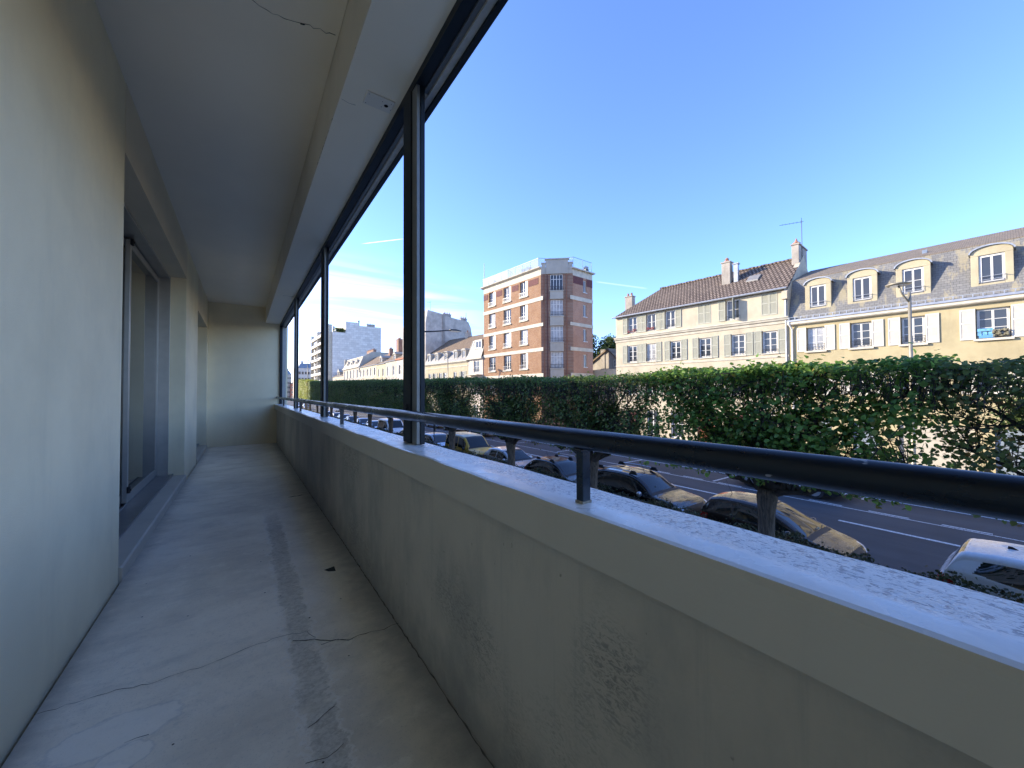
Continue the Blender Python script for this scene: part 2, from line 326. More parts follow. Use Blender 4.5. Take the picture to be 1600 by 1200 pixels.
sliding_door(O1[0],O1[1],H1,5.1,'grey aluminium sliding glass door nearest us in the left wall')
sliding_door(O2[0],O2[1],H2,9.2,'grey aluminium glass door in the farther recess beside the end wall')
# parapet with coping
def parapet_mat():
    m,nt,b=mat('scuffed_parapet'); v=coords(nt,world=True); b.inputs['Roughness'].default_value=.8
    f=ramp(nt,noise(nt,v,1.1,5),.3,.7); col=mixc(nt,f,(.47,.40,.30),(.56,.485,.37))
    patch=ramp(nt,noise(nt,v,1.25,3,.5),.53,.66); sc=noise(nt,coords(nt,(1,17,40),world=True),2.4,6,.75,1.4)
    col=mixc(nt,M_(nt,'MULTIPLY',M_(nt,'MULTIPLY',ramp(nt,sc,.46,.60),patch),.85),col,(.20,.185,.155))
    sp=noise(nt,coords(nt,(1,1,.6),world=True),38,3,.6); col=mixc(nt,M_(nt,'MULTIPLY',ramp(nt,sp,.70,.76),.7),col,(.17,.15,.12))
    dirt=noise(nt,coords(nt,(1,1.6,.8),world=True),1.7,6,.65); col=mixc(nt,M_(nt,'MULTIPLY',ramp(nt,dirt,.42,.70),.6),col,(.27,.25,.21))
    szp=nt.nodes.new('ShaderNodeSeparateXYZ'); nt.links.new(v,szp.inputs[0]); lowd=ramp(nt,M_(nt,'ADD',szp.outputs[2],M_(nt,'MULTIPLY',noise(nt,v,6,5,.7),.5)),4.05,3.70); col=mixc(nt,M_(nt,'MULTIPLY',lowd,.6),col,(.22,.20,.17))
    drip=noise(nt,coords(nt,(1,9,.5),world=True),2.0,6,.7); col=mixc(nt,M_(nt,'MULTIPLY',ramp(nt,drip,.52,.72),.4),col,(.30,.275,.23))
    nt.links.new(col,b.inputs['Base Color']); h=M_(nt,'ADD',M_(nt,'MULTIPLY',noise(nt,v,120,3),.3),M_(nt,'MULTIPLY',M_(nt,'MULTIPLY',sc,patch),-1.0)); bump(nt,b,h,.5,.006); return m
def coping_mat():
    m,nt,b=mat('flaking_coping_paint'); v=coords(nt,world=True); sp=nt.nodes.new('ShaderNodeSeparateXYZ'); nt.links.new(v,sp.inputs[0])
    outer=ramp(nt,M_(nt,'ADD',sp.outputs[0],M_(nt,'MULTIPLY',M_(nt,'SUBTRACT',noise(nt,v,5,3),.5),.10)),.645,.69)
    a=noise(nt,coords(nt,(1,.6,1),world=True),135,3,.65,.6); fl=noise(nt,v,3,5)
    spots=M_(nt,'MULTIPLY',ramp(nt,a,.53,.60),outer)
    col=mixc(nt,ramp(nt,fl,.3,.7),(.74,.72,.67),(.84,.82,.77)); col=mixc(nt,M_(nt,'MULTIPLY',spots,.85),col,(.25,.25,.27))
    nt.links.new(col,b.inputs['Base Color']); b.inputs['Specular IOR Level'].default_value=.6
    nt.links.new(ramp(nt,noise(nt,v,11,4),.3,.7,.22,.42),b.inputs['Roughness'])
    h=M_(nt,'ADD',M_(nt,'MULTIPLY',a,M_(nt,'ADD',M_(nt,'MULTIPLY',outer,-.9),-.05)),M_(nt,'MULTIPLY',noise(nt,v,20,4),.35)); bump(nt,b,h,.45,.006); return m
par=MB(); par.box(.645,.757,YN,YE,3.25,4.284); parapet=par.build('parapet_wall',parapet_mat()); tag(parapet,'low rendered balcony wall with scuff marks under the pale coping','wall')
c=MB(); ny=300; prof=[(.598,4.2842),(.598,4.375),(.603,4.386),(.612,4.3885),(.66,4.3895),(.72,4.3885),(.785,4.386),(.792,4.380),(.792,4.2842)]
for i in range(ny+1):
    y=YN+(YE-YN)*i/ny
    for k,(x,z) in enumerate(prof):
        e=0 if k in (0,8) else 1
        c.v.append((x+e*(.0016*math.sin(y*9.1)+.0012*math.sin(y*23+1)) if x<.62 else x+e*.001*math.sin(y*17),y,z+e*(.0010*math.sin(y*6.3+x*9)+.0007*math.sin(y*19+x*40))))
n=len(prof)
for i in range(ny):
    for k in range(n):
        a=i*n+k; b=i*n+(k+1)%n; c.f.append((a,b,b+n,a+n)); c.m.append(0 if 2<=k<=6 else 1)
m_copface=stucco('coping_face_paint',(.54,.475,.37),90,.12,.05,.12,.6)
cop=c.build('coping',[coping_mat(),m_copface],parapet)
# hand rail
rl=tag(empty('handrail',(.65,0,4.388)),'dark blue tubular handrail on short posts along the balcony wall','handrail')
t=MB(); t.tube([(0,YN+.02,.1505),(0,YE-.02,.1505)],.0235,24); t.build('rail',m_navy,rl,smooth=True)
m_post=plain('post_paint',(.008,.016,.026),.22,0,.4,.2,25)
for y in (-10.1,-7.43,-4.74,-2.05,.65,3.34,6.05,8.75):
    p=MB(); p.box(-.004,.022,y-.011,y+.011,.0,.131); p.box(-.012,.024,y-.014,y+.014,.121,.129); 
    po=p.build('post',m_post,rl,bevel=.002)
    q=MB(); q.box(-.0055,.0235,y-.0125,y+.0125,.0005,.007); q.build('post_foot',plain('bare_foot',(.28,.24,.18),.7,var=.3,scale=90),po)
# glazing frame
gf=tag(empty('window_frame',(.7,0,4.388)),'dark metal window framing without glass between parapet and ceiling beam','window frame')
hd=MB(); hd.box(0,.052,YN,YE,1.81,1.852); hd.build('head_channel',m_navy2,gf)
ys=[-10.4,-8.72,-6.07,-3.42,1.91,4.56,7.25,10.39]
for a,b in zip(ys[:-1],ys[1:]):
    t=MB(); t.box(.05,.073,a+.07,b-.06,1.800,1.852); t.build('head_track',plain('track_grey',(.10,.105,.11),.4,var=.1),gf)
    t=MB(); t.box(.073,.1035,a+.0,b-.0,1.790,1.852); t.build('head_strip',plain('strip_beige',(.42,.40,.36),.5,var=.1,scale=20),gf)
t=MB(); t.box(.104,.13,YN,YE,1.775,1.852); t.build('drip_edge',m_navy2,gf)
for i,y in enumerate(ys[:-1]):
    p=MB(); p.box(-.004,.046,y-.02,y+.09,.0025,1.812); p.box(.046,.058,y+.02,y+.06,.0025,1.812); mu=p.build('mullion',m_navy2,gf,bevel=.003)
    p=MB(); p.box(.004,.022,y-.083,y-.0205,.0025,1.83); p.build('glazing_bead',m_bead,mu,bevel=.0015)
    p=MB(); p.box(.0225,.045,y-.088,y-.0205,.0025,1.811); p.build('seal',m_navy2,mu,bevel=.001)
    p=MB(); p.box(-.011,-.0045,y+.02,y+.05,.13,.20); p.build('catch',m_dark,mu,bevel=.003)
p=MB(); p.box(-.004,.05,YE-.06,YE-.002,.0025,1.81); p.build('jamb',m_navy2,gf,bevel=.003)
p=MB(); p.box(.05,.12,YE-.05,YE-.002,.0025,1.85); p.build('jamb_strip',m_alu,gf)
# ================================================================== street
def asphalt(name,c,lanes=True):
    m,nt,b=mat(name); v=coords(nt,world=True); b.inputs['Roughness'].default_value=.8; b.inputs['Specular IOR Level'].default_value=.35
    f=noise(nt,coords(nt,(1,.12,1),world=True),.9,6,.6); col=mixc(nt,ramp(nt,f,.3,.7),[x*.82 for x in c],[x*1.22 for x in c])
    g=noise(nt,v,60,3,.7); col=mixc(nt,M_(nt,'MULTIPLY',ramp(nt,g,.5,.75),.4),col,[x*1.7 for x in c])
    p=noise(nt,v,.35,3); col=mixc(nt,M_(nt,'MULTIPLY',ramp(nt,p,.55,.62),.25),col,[x*.6 for x in c])
    nt.links.new(col,b.inputs['Base Color']); bump(nt,b,g,.3,.01); return m
m_road=asphalt('road_asphalt',(.062,.064,.068)); m_pave=asphalt('pavement_asphalt',(.44,.42,.38)); m_soil=plain('soil',(.07,.06,.045),.95,var=.4,scale=6); m_kerb=plain('kerb_granite',(.36,.35,.33),.8,var=.2,scale=8)
m_mark,nt_,b_=mat('worn_white_paint'); v_=coords(nt_,world=True); nt_.links.new(mixc(nt_,ramp(nt_,noise(nt_,v_,26,5,.75),.47,.60),(.70,.70,.68),(.13,.13,.13)),b_.inputs['Base Color']); b_.inputs['Roughness'].default_value=.7
g=MB(); g.face([(-1500,-1500,-.05),(3000,-1500,-.05),(3000,3000,-.05),(-1500,3000,-.05)]); tag(g.build('ground',m_soil),'bare ground around the street','ground',kind='structure')
g=MB(); g.face([(11.2,-90,0),(22.36,-90,0),(22.36,420,0),(11.2,420,0)]); tag(g.build('road',m_road),'grey asphalt street with parked cars along both kerbs','road',kind='structure')
g=MB(); g.box(.77,8.6,-90,420,-.1,.10); tag(g.build('near_pavement',m_pave),'pavement below the balcony','pavement',kind='structure')
g=MB(); g.box(8.6,11.02,-90,420,-.1,.12); tag(g.build('planting_strip',m_soil),'strip of soil under the pleached trees','planting strip',kind='structure')
g=MB(); g.box(22.55,34,-90,138,-.1,.13); g.box(22.55,60,138,420,-.1,.13); tag(g.build('far_pavement',m_pave),'sunlit pavement in front of the houses','pavement',kind='structure')
for x0,x1,n in ((11.02,11.2,'near_kerb'),(22.36,22.55,'far_kerb')):
    g=MB(); g.box(x0,x1,-90,420,-.1,.135); tag(g.build(n,m_kerb,bevel=.015),'pale granite kerb','kerb',kind='structure')
g=MB()
def strip(x0,x1,y0,y1,z=.004): g.face([(x0,y0,z),(x1,y0,z),(x1,y1,z),(x0,y1,z)])
for k in range(-8,42): strip(17.42,17.57,1.66+6.5*k,4.66+6.5*k)
strip(19.55,19.63,-60,300)
for k in range(-8,10): strip(19.72,19.83,-.55-1.9*k*1.0,.55-1.9*k*1.0) if k<4 else None
strip(22.16,22.28,-60,60)
for k in range(-6,10): strip(19.85,22.16,4.3+6.0*k,4.42+6.0*k) if k!=0 else None
strip(21.6,22.16,4.9,5.0)
g.build('road_markings',m_mark); tag(bpy.data.objects['road_markings'],'white dashed lane line and thin parking lines on the road','road markings',kind='structure')

# ------------------------------------------------------------------ pleached trees
def leaf_mat(name,dark,mid,odd,trans=.32):
    m,nt,b=mat(name); gi=nt.nodes.new('ShaderNodeNewGeometry'); r=nt.nodes.new('ShaderNodeValToRGB'); nt.links.new(gi.outputs['Random Per Island'],r.inputs[0])
    e=r.color_ramp.elements; e[0].position=0; e[0].color=(*dark,1); e[1].position=.9; e[1].color=(*mid,1); x=e.new(.97); x.color=(*odd,1)
    b.inputs['Roughness'].default_value=.5; b.inputs['Specular IOR Level'].default_value=.35
    t=nt.nodes.new('ShaderNodeBsdfTranslucent'); mx=nt.nodes.new('ShaderNodeMixShader'); mx.inputs[0].default_value=trans; out=nt.nodes['Material Output']
    nt.links.new(r.outputs[0],b.inputs['Base Color'])
    hv=nt.nodes.new('ShaderNodeHueSaturation'); hv.inputs['Value'].default_value=1.7; hv.inputs['Hue'].default_value=.49; nt.links.new(r.outputs[0],hv.inputs['Color']); nt.links.new(hv.outputs[0],t.inputs[0])
    nt.links.new(b.outputs[0],mx.inputs[1]); nt.links.new(t.outputs[0],mx.inputs[2]); nt.links.new(mx.outputs[0],out.inputs[0]); return m
m_leafA=leaf_mat('leaf_fresh_green',(.05,.11,.026),(.19,.33,.06),(.30,.27,.07),.42)
m_leafB=leaf_mat('leaf_browning',(.06,.088,.03),(.16,.21,.055),(.26,.17,.06),.4)
m_leafY=leaf_mat('leaf_sunlit_yellow',(.12,.17,.03),(.30,.34,.06),(.36,.26,.06),.45)  # sunlight on the row's far end put into the leaf colour
m_leafC=leaf_mat('leaf_dense_green',(.05,.09,.026),(.15,.235,.055),(.22,.18,.06),.4)
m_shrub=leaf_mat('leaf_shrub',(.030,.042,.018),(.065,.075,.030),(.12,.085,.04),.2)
m_tree=leaf_mat('leaf_lit_tree',(.05,.085,.025),(.11,.15,.04),(.20,.18,.05))
def bark_mat():
    m,nt,b=mat('lime_bark'); v=coords(nt,(1,1,.14)); f=noise(nt,v,26,6,.7,.6); nt.links.new(mixc(nt,ramp(nt,f,.35,.65),(.045,.037,.028),(.15,.125,.095)),b.inputs['Base Color']); b.inputs['Roughness'].default_value=.9; bump(nt,b,f,.9,.03); return m
m_bark=bark_mat(); m_twig=plain('twig_bark',(.055,.045,.036),.9,var=.3,scale=6)
def leaves(mb_arrays,name,mats):
    P,N,T,S=mb_arrays; n=len(P)
    N/=np.linalg.norm(N,axis=1,keepdims=True)+1e-9; T-=N*(T*N).sum(1,keepdims=True); T/=np.linalg.norm(T,axis=1,keepdims=True)+1e-9; B=np.cross(N,T); S=S[:,None]
    q=[P, P+S*(.32*T+.42*B+.10*N), P+S*(.70*T+.33*B+.06*N), P+S*(1.0*T-.08*N), P+S*(.70*T-.33*B+.06*N), P+S*(.32*T-.42*B+.10*N)]
    v=np.stack(q,1).reshape(-1,3).astype(np.float32); base=(np.arange(n)*6)[:,None]
    f=np.concatenate([base+np.array([[0,1,2,3]]),base+np.array([[0,3,4,5]])],1).reshape(-1).astype(np.int32)
    me=bpy.data.meshes.new(name); me.vertices.add(len(v)); me.vertices.foreach_set('co',v.ravel()); me.loops.add(len(f)); me.loops.foreach_set('vertex_index',f)
    nf=2*n; me.polygons.add(nf); me.polygons.foreach_set('loop_start',np.arange(nf,dtype=np.int32)*4); me.polygons.foreach_set('loop_total',np.full(nf,4,np.int32))
    me.materials.append(mats); me.update(calc_edges=True); me.validate(); return me
HY,HX,Z0,Z1=2.66,.86,2.74,5.06
def clampbox(p): return Vector((max(-HX,min(HX,p.x)),max(-HY,min(HY,p.y)),max(Z0+.05,min(Z1-.08,p.z))))
def grow(seed,style):
    r=random.Random(seed); q=np.random.default_rng(seed); tr=MB()
    # trunk with burrs where the limbs were cut back
    n=14; pts=[];rad=[]
    for i in range(n+1):
        t=i/n; pts.append((.03*math.sin(t*4+seed),.04*math.sin(t*3+seed*2),t*2.45)); rad.append(.205-.05*min(1,t*3)*.6-.02*t+(.05*math.exp(-((t-.93)/.09)**2))+(.07*math.exp(-t*9)))
    tr.tube(pts,rad,14)
    tips=[]; top=Vector(pts[-1])
    mains=[]
    K=16
    for k in range(K):
        ty=-HY+2*HY*(k+.5)/K+r.uniform(-.2,.2); tx=r.uniform(-.62,.62); tz=4.95-abs(ty)/HY*r.uniform(.1,1.) if k%2 else r.uniform(2.75,3.9)
        a=top+Vector((r.uniform(-.1,.1),ty*.04,-.1)); b=Vector((tx*.3,ty*r.uniform(.28,.5),2.6+(tz-2.4)*r.uniform(.18,.42))); c=clampbox(Vector((tx,ty,tz)))
        P=[]
        for i in range(12):
            t=i/11; p=a*(1-t)**2+b*2*t*(1-t)+c*t*t; j=.05*math.sin(math.pi*t); P.append(p+Vector((r.gauss(0,j),r.gauss(0,j),r.gauss(0,j))))
        r0=r.uniform(.045,.085); Rr=[r0*(1-.68*i/11) for i in range(12)]; tr.tube(P,Rr,7,1,False); mains.append((P,Rr))
    secs=[]
    for P,Rr in mains:
        for _ in range(13):
            i=r.randint(2,11); p=P[i]; d=Vector((r.gauss(0,.5),r.gauss(0,1),r.gauss(.55,.7))).normalized(); L=r.uniform(.5,1.3); S=[p]
            for k in range(5):
                d=(d+Vector((r.gauss(0,.3),r.gauss(0,.3),r.gauss(.08,.3)))).normalized(); S.append(clampbox(S[-1]+d*L/5))
            rr=min(Rr[i]*.6,.026); tr.tube(S,[rr*(1-.65*k/5) for k in range(6)],5,1,False); secs.append(S)
    for S in secs:
        for _ in range(13):
            p=S[r.randint(1,5)]; d=Vector((r.gauss(0,.7),r.gauss(0,1),r.gauss(.3,.8))).normalized(); L=r.uniform(.25,.7); t=[p]
            for k in range(3):
                d=(d+Vector((r.gauss(0,.4),r.gauss(0,.4),r.gauss(.05,.4)))).normalized(); t.append(clampbox(t[-1]+d*L/3))
            tr.tube(t,[.0075,.006,.005,.003],3,1,False); tips+=t[1:]
    # short upright shoots under the clipped top
    for _ in range(650):
        p=Vector((r.uniform(-HX,HX),r.uniform(-HY,HY),Z1-r.uniform(.35,.8))); tr.tube([p,p+Vector((r.gauss(0,.06),r.gauss(0,.06),.2)),clampbox(p+Vector((r.gauss(0,.1),r.gauss(0,.1),r.uniform(.3,.6))))],[.008,.006,.004],3,1,False)
    tips=np.array([tuple(t) for t in tips])
    cfg=dict(A=(230,52,4600,3600,1900,.10),B=(290,40,4200,6000,2600,.082),M=(230,46,4600,4600,2200,.078),D=(260,50,4200,3600,6200,.08),E=(260,50,4200,3600,6200,.08))[style]
    nc,per,ntop,ntip,nface,size=cfg
    Ps=[];Ns=[]
    C=tips[q.integers(0,len(tips),nc)]; C=C[np.argsort(-C[:,2]*.0+q.random(nc))]
    p=(C[:,None,:]+q.normal(0,1,(nc,per,3))*np.array([.13,.17,.13])).reshape(-1,3); Ps.append(p); Ns.append(q.normal(0,.5,p.shape)+np.array([0,0,.9]))
    und=.10*np.sin(q.random(ntop)*0)
    x=q.uniform(-HX-.03,HX+.03,ntop); y=q.uniform(-HY-.03,HY+.03,ntop); z=Z1+.03*np.sin(y*3.1+seed)+.03*np.sin(y*7.7+x*5)+.05-np.minimum(q.exponential(.13,ntop),.6); Ps.append(np.stack([x,y,z],1)); Ns.append(q.normal(0,.45,(ntop,3))+np.array([0,0,1.]))
    p=tips[q.integers(0,len(tips),ntip)]+q.normal(0,.05,(ntip,3)); Ps.append(p); Ns.append(q.normal(0,.7,p.shape)+np.array([0,0,.6]))
    s=np.where(q.random(nface)<.5,-1,1); y=q.uniform(-HY,HY,nface); z=Z1-(Z1-Z0)*q.random(nface)**1.25; hole=np.sin(y*2.3+seed)+np.sin(z*4.1+y*1.3+seed*2)+.7*np.sin(y*6+z*5); keep=(hole>(-.4 if style not in 'DE' else -1.6)); 
    p=np.stack([s*(HX+.02-q.exponential(.09,nface)),y,z],1)[keep]; Ps.append(p); Ns.append(np.stack([np.sign(p[:,0])*.8,q.normal(0,.4,len(p)),q.normal(.5,.4,len(p))],1))
    nf_=dict(A=2600,B=4200,M=1500,D=800,E=800)[style]; p=np.stack([q.uniform(-HX,HX,nf_),q.uniform(-HY,HY,nf_),q.uniform(Z0+.15,Z1-.4,nf_)],1); p=p[(np.sin(p[:,1]*3.3+seed)+np.sin(p[:,2]*5.2+p[:,0]*2)+np.sin(p[:,1]*7+p[:,2]*3))>-.9]; Ps.append(p); Ns.append(q.normal(0,.6,p.shape)+np.array([0,0,.6]))
    # hanging fringe
    for _ in range({'A':3,'D':12,'E':12}.get(style,6)):
        c=np.array([q.uniform(-HX,HX),(.9,-2.2,-2.0)[_] if style=='A' else q.uniform(-HY,HY),Z0+q.uniform(-.05,.2)]); p=c+q.normal(0,1,(38,3))*np.array([.16,.24,.11]); Ps.append(p); Ns.append(q.normal(0,.5,p.shape)+np.array([0,0,.7]))
    fr=sum(len(a) for a in Ps[-({'A':3,'D':12,'E':12}.get(style,6)):]); P=np.concatenate(Ps); N=np.concatenate(Ns); ok=(P[:,2]>Z0+.02)|(np.arange(len(P))>=len(P)-fr); P=P[ok]; N=N[ok]; T=q.normal(0,1,P.shape)+np.array([0,0,-.7]); S=size*q.uniform(.6,1.25,len(P))
    cr=leaves((P,N,T,S),'crown',dict(A=m_leafA,B=m_leafB,M=m_leafC,D=m_leafC,E=m_leafY)[style])
    return tr.mesh('trunk',[m_bark,m_twig],True),cr
TREES={s:grow(k,s[0]) for s,k in (('A',3),('B',11),('M',5),('M2',8),('D',21),('E',22))}
tree_rows=[(-6.6,'B',1.0,'outermost'),(-1.45,'B',.995,'right edge'),(3.75,'A',1.01,''),(8.95,'M2',1.0,''),(13.7,'M',1.02,''),(19.4,'M2',1.05,''),(24.9,'D',1.07,''),(30.2,'D',1.09,''),(36.0,'D',1.12,''),(41.8,'D',1.14,''),(48.2,'D',1.17,''),(54.8,'D',1.19,''),(60.6,'D',1.22,''),(66.4,'D',1.25,''),(73.9,'E',1.31,''),(79.5,'E',1.36,''),(85,'E',1.38,'')]
tl={-1.45:'sparse browning pleached tree above the white parked car',3.75:'leafy fresh green pleached tree in front of the brown hatchback',8.95:'pleached tree standing at the tail of the black car with roof bars',13.7:'pleached tree in front of the bonnet of the silver hatchback',19.4:'pleached tree in front of the yellow van',24.9:'pleached tree by the thin sign post, behind the yellow van',
30.2:'first of the pleached trees seen left of the thick mullion',36.0:'second pleached tree left of the thick mullion',41.8:'third pleached tree left of the thick mullion',48.2:'fourth pleached tree left of the thick mullion',54.8:'fifth pleached tree left of the thick mullion',60.6:'sixth pleached tree left of the thick mullion',66.4:'last shaded pleached tree before the sunlit end of the row',73.9:'sunlit yellow green pleached tree at the far end of the row, its nearer one',79.5:'sunlit yellow green pleached tree next to the last of the row',85:'sunlit yellow green pleached tree, last of the row'}
for i,(y,s,zs,_) in enumerate(tree_rows):
    if y<-5: continue
    root=tag(empty('pleached_tree',(9.5,y,.0),R(180) if i%2 else 0),tl[y],'tree','pleached trees along the near kerb')
    root.scale=(1,1.0 if y<25 else 1.13,zs)
    link('trunk',TREES[s][0],root); link('crown',TREES[s][1],root)
# low clipped hedge between the trees and the cars
q=np.random.default_rng(5); n=52000
y=np.concatenate([q.uniform(-5,26,n*5//8),q.uniform(26,88,n*3//8)]); s=q.random(n); x=np.where(s<.45,10.0-.05*q.random(n),np.where(s<.6,10.72+.03*q.random(n),q.uniform(9.98,10.75,n))); 
topz=1.17+.07*np.sin(y*2.1)+.06*np.sin(y*5.3+1)+.04*np.sin(y*11)
z=np.where(s<.6,.15+(topz-.15)*q.random(n)**.6,topz-np.minimum(q.exponential(.05,n),.3)+np.where(q.random(n)<.06,q.exponential(.07,n),0))
N=q.normal(0,.6,(n,3))+np.array([-.3,0,.7]); T=q.normal(0,1,(n,3))+np.array([0,0,.4]); S=np.where(y<26,.058,.10)*q.uniform(.6,1.3,n)
core=MB()
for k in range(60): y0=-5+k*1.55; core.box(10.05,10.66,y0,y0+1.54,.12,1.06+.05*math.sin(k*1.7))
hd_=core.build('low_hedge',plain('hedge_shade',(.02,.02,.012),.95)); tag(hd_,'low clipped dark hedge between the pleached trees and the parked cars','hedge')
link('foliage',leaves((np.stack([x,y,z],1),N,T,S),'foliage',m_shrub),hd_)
# free-standing trees beyond
def bush_tree(name,loc,h,rx,trunk_h,seed,nl,size,m,label,group=None):
    r=random.Random(seed); q=np.random.default_rng(seed); root=tag(empty(name,loc),label,'tree',group); t=MB(); t.tube([(0,0,0),(.05,.03,trunk_h*.5),(0,.08,trunk_h),(.1,0,h*.75)],[.22*h/9,.17*h/9,.14*h/9,.04],9)
    cs=[]
    for _ in range(26):
        a=r.uniform(0,6.28); e=r.uniform(-.3,1); d=rx*r.uniform(.35,.95); c=Vector((math.cos(a)*d*math.cos(e),math.sin(a)*d*math.cos(e),trunk_h+(h-trunk_h)*(.45+.42*math.sin(e)))); cs.append(c); t.tube([(0,.05,trunk_h*r.uniform(.8,1.1)),c*.55+Vector((0,0,trunk_h*.4)),c],[.07*h/9,.04*h/9,.012],5)
    t.build('trunk',m_bark,root,smooth=True)
    C=np.array([tuple(c) for c in cs]); i=q.integers(0,len(C),nl); d=q.normal(0,1,(nl,3)); d/=np.linalg.norm(d,axis=1,keepdims=True); rad=rx*.36*q.random(nl)**.45; P=C[i]+d*rad[:,None]*np.array([1,1,.8])*(.7+.6*q.random(len(C)))[i][:,None]
    link('crown',leaves((P,d*.6+q.normal(0,.5,(nl,3))+np.array([0,0,.5]),q.normal(0,1,(nl,3)),size*q.uniform(.6,1.3,nl)),'crown',m),root); return root
bush_tree('garden_tree',(50,45.4,0),15.3,4.2,5,4,9000,.34,m_tree,'rounded green tree rising between the brick block and the long cream house')
bush_tree('street_tree',(25.6,.2,.1),5.75,1.6,1.9,9,3600,.15,m_tree,'small yellow green sunlit tree on the far pavement by the tan house')
bush_tree('street_tree',(24.5,33,.1),4.0,1.3,1.5,10,2200,.14,m_tree,'small sunlit tree on the far pavement below the brick block')
# ------------------------------------------------------------------ lamps and posts
m_lampd=plain('lamp_dark_paint',(.03,.03,.032),.45,.2,var=.2); m_lampg=plain('lamp_grey_gold',(.30,.27,.20),.45,.3,var=.1); m_lens=plain('lamp_lens',(.6,.6,.56),.2)
def arm_lamp(loc,h,label,rad=.085):
    root=tag(empty('street_lamp',loc),label,'street lamp','street lamps'); 
    p=MB(); p.tube([(0,0,0),(0,0,.9),(0,0,1.0),(0,0,h*.55),(0,0,h)],[rad*1.5,rad*1.5,rad,rad*.9,rad*.7],12); p.lathe([(0,h),(rad*1.2,h+.02),(rad*1.2,h+.15),(0,h+.22)],(0,0,0)); p.build('pole',m_lampd,root,smooth=True)
    a=MB(); a.tube([(0,0,h-.55),(.9,.0,h-.45),(2.2,.0,h-.25)],[.06,.05,.04],8); ar_=a.build('arm',m_lampd,root,smooth=True)
    b=MB(); b.prism([(.0,.0),(.0,.10),(.5,.13),(.95,.05),(.95,0)],'y',-.15,.15); hd=b.build('lamp_head',m_lampd,root,bevel=.02); hd.location=(2.1,0,h-.29)
    b=MB(); b.box(.1,.85,-.12,.12,-.02,.0); l=b.build('lens',m_lens,hd)
    return root
arm_lamp((10.6,26.3,0),9.55,'tall dark street lamp with long arm just right of the thick mullion',.11)
arm_lamp((10.6,86,0),11.6,'distant street lamp with arm standing beyond the sunlit end of the tree row')
def fork_lamp(loc,h,label,group='street lamps'):
    root=tag(empty('street_lamp',loc,R(15)),label,'street lamp',group)
    p=MB(); p.tube([(0,0,0),(0,0,.8),(0,0,.85),(0,0,h*.5),(0,0,h)],[.13,.12,.085,.075,.055],12); p.build('pole',m_lampg,root,smooth=True)
    a=MB(); a.tube([(0,0,h-.45),(-.22,.25,h-.05),(-.32,.36,h+.3)],.035,8); a.build('arm',m_lampg,root,smooth=True)
    b=MB(); b.lathe([(.0,.0),(.30,.0),(.40,.03),(.42,.07),(.2,.12),(.0,.13)],(0,0,0),sides=20); hd=b.build('lamp_head',m_lampg,root,smooth=True); hd.location=(-.32,.36,h+.28)
    b=MB(); b.lathe([(0,-.012),(.28,-.012),(.28,0)],(0,0,0),sides=20); b.build('lens',m_lens,hd); return root
fork_lamp((23.5,3.68,.1),8.75,'golden grey street lamp with a flat round head in front of the tan house')
fork_lamp((23.5,49.2,.1),9.7,'slim street lamp in front of the small dormer house')
sp_=tag(empty('sign_post',(10.85,24.9,0)),'thin dark post beside the white car behind the yellow van','post'); p=MB(); p.tube([(0,0,0),(0,0,2.45)],.035,8); p.build('pole',m_lampd,sp_,smooth=True); p=MB(); p.box(.036,.046,-.18,.18,1.95,2.4); p.build('sign_plate',plain('sign_back',(.25,.26,.27),.5,.4),sp_,bevel=.02)
# ================================================================== buildings across the street
def facade_mat(name,c,var=.12,stain=.25,grain=30):
    m,nt,b=mat(name); v=coords(nt,world=True); b.inputs['Roughness'].default_value=.9; b.inputs['Specular IOR Level'].default_value=.2
    f=ramp(nt,noise(nt,v,.9,6,.65),.3,.7); col=mixc(nt,f,[x*(1-var) for x in c],[x*(1+var*.4) for x in c])
    s=noise(nt,coords(nt,(1.2,1.2,.25),world=True),1.6,6,.65); col=mixc(nt,M_(nt,'MULTIPLY',ramp(nt,s,.52,.78),stain),col,[c[0]*.55,c[1]*.52,c[2]*.5])
    nt.links.new(col,b.inputs['Base Color']); bump(nt,b,noise(nt,v,grain,4,.6),.35,.02); return m
def brickish(name,c1,c2,mortar,bw,bh,ms=.012,axes='yz',zk=1.,bias=0,offset=.5,rough=.85,bs=.4,patch=None,dist=.012):
    m,nt,b=mat(name); v=coords(nt); sp=nt.nodes.new('ShaderNodeSeparateXYZ'); nt.links.new(v,sp.inputs[0]); cb=nt.nodes.new('ShaderNodeCombineXYZ')
    u=M_(nt,'ADD',sp.outputs[0],sp.outputs[1]) if axes=='xy+z' else sp.outputs['xyz'.index(axes[0])]
    nt.links.new(u,cb.inputs[0]); nt.links.new(M_(nt,'MULTIPLY',sp.outputs[2],zk),cb.inputs[1])
    br=nt.nodes.new('ShaderNodeTexBrick'); nt.links.new(cb.outputs[0],br.inputs[0]); br.offset=offset
    for k,x in (('Color1',(*c1,1)),('Color2',(*c2,1)),('Mortar',(*mortar,1)),('Scale',1.),('Mortar Size',ms),('Brick Width',bw),('Row Height',bh),('Bias',bias)): br.inputs[k].default_value=x
    col=br.outputs['Color']; f=noise(nt,v,.8,6,.65); col=mixc(nt,M_(nt,'MULTIPLY',ramp(nt,f,.4,.7),.4),col,[x*.62 for x in c1])
    if patch: 
        pf=noise(nt,coords(nt,(1,1.6,.5)),1.1,4,.7); col=mixc(nt,M_(nt,'MULTIPLY',ramp(nt,pf,.52,.62),.6),col,patch)
    nt.links.new(col,b.inputs['Base Color']); b.inputs['Roughness'].default_value=rough; b.inputs['Specular IOR Level'].default_value=.25
    bump(nt,b,M_(nt,'SUBTRACT',1.,br.outputs['Fac']),bs,dist); return m
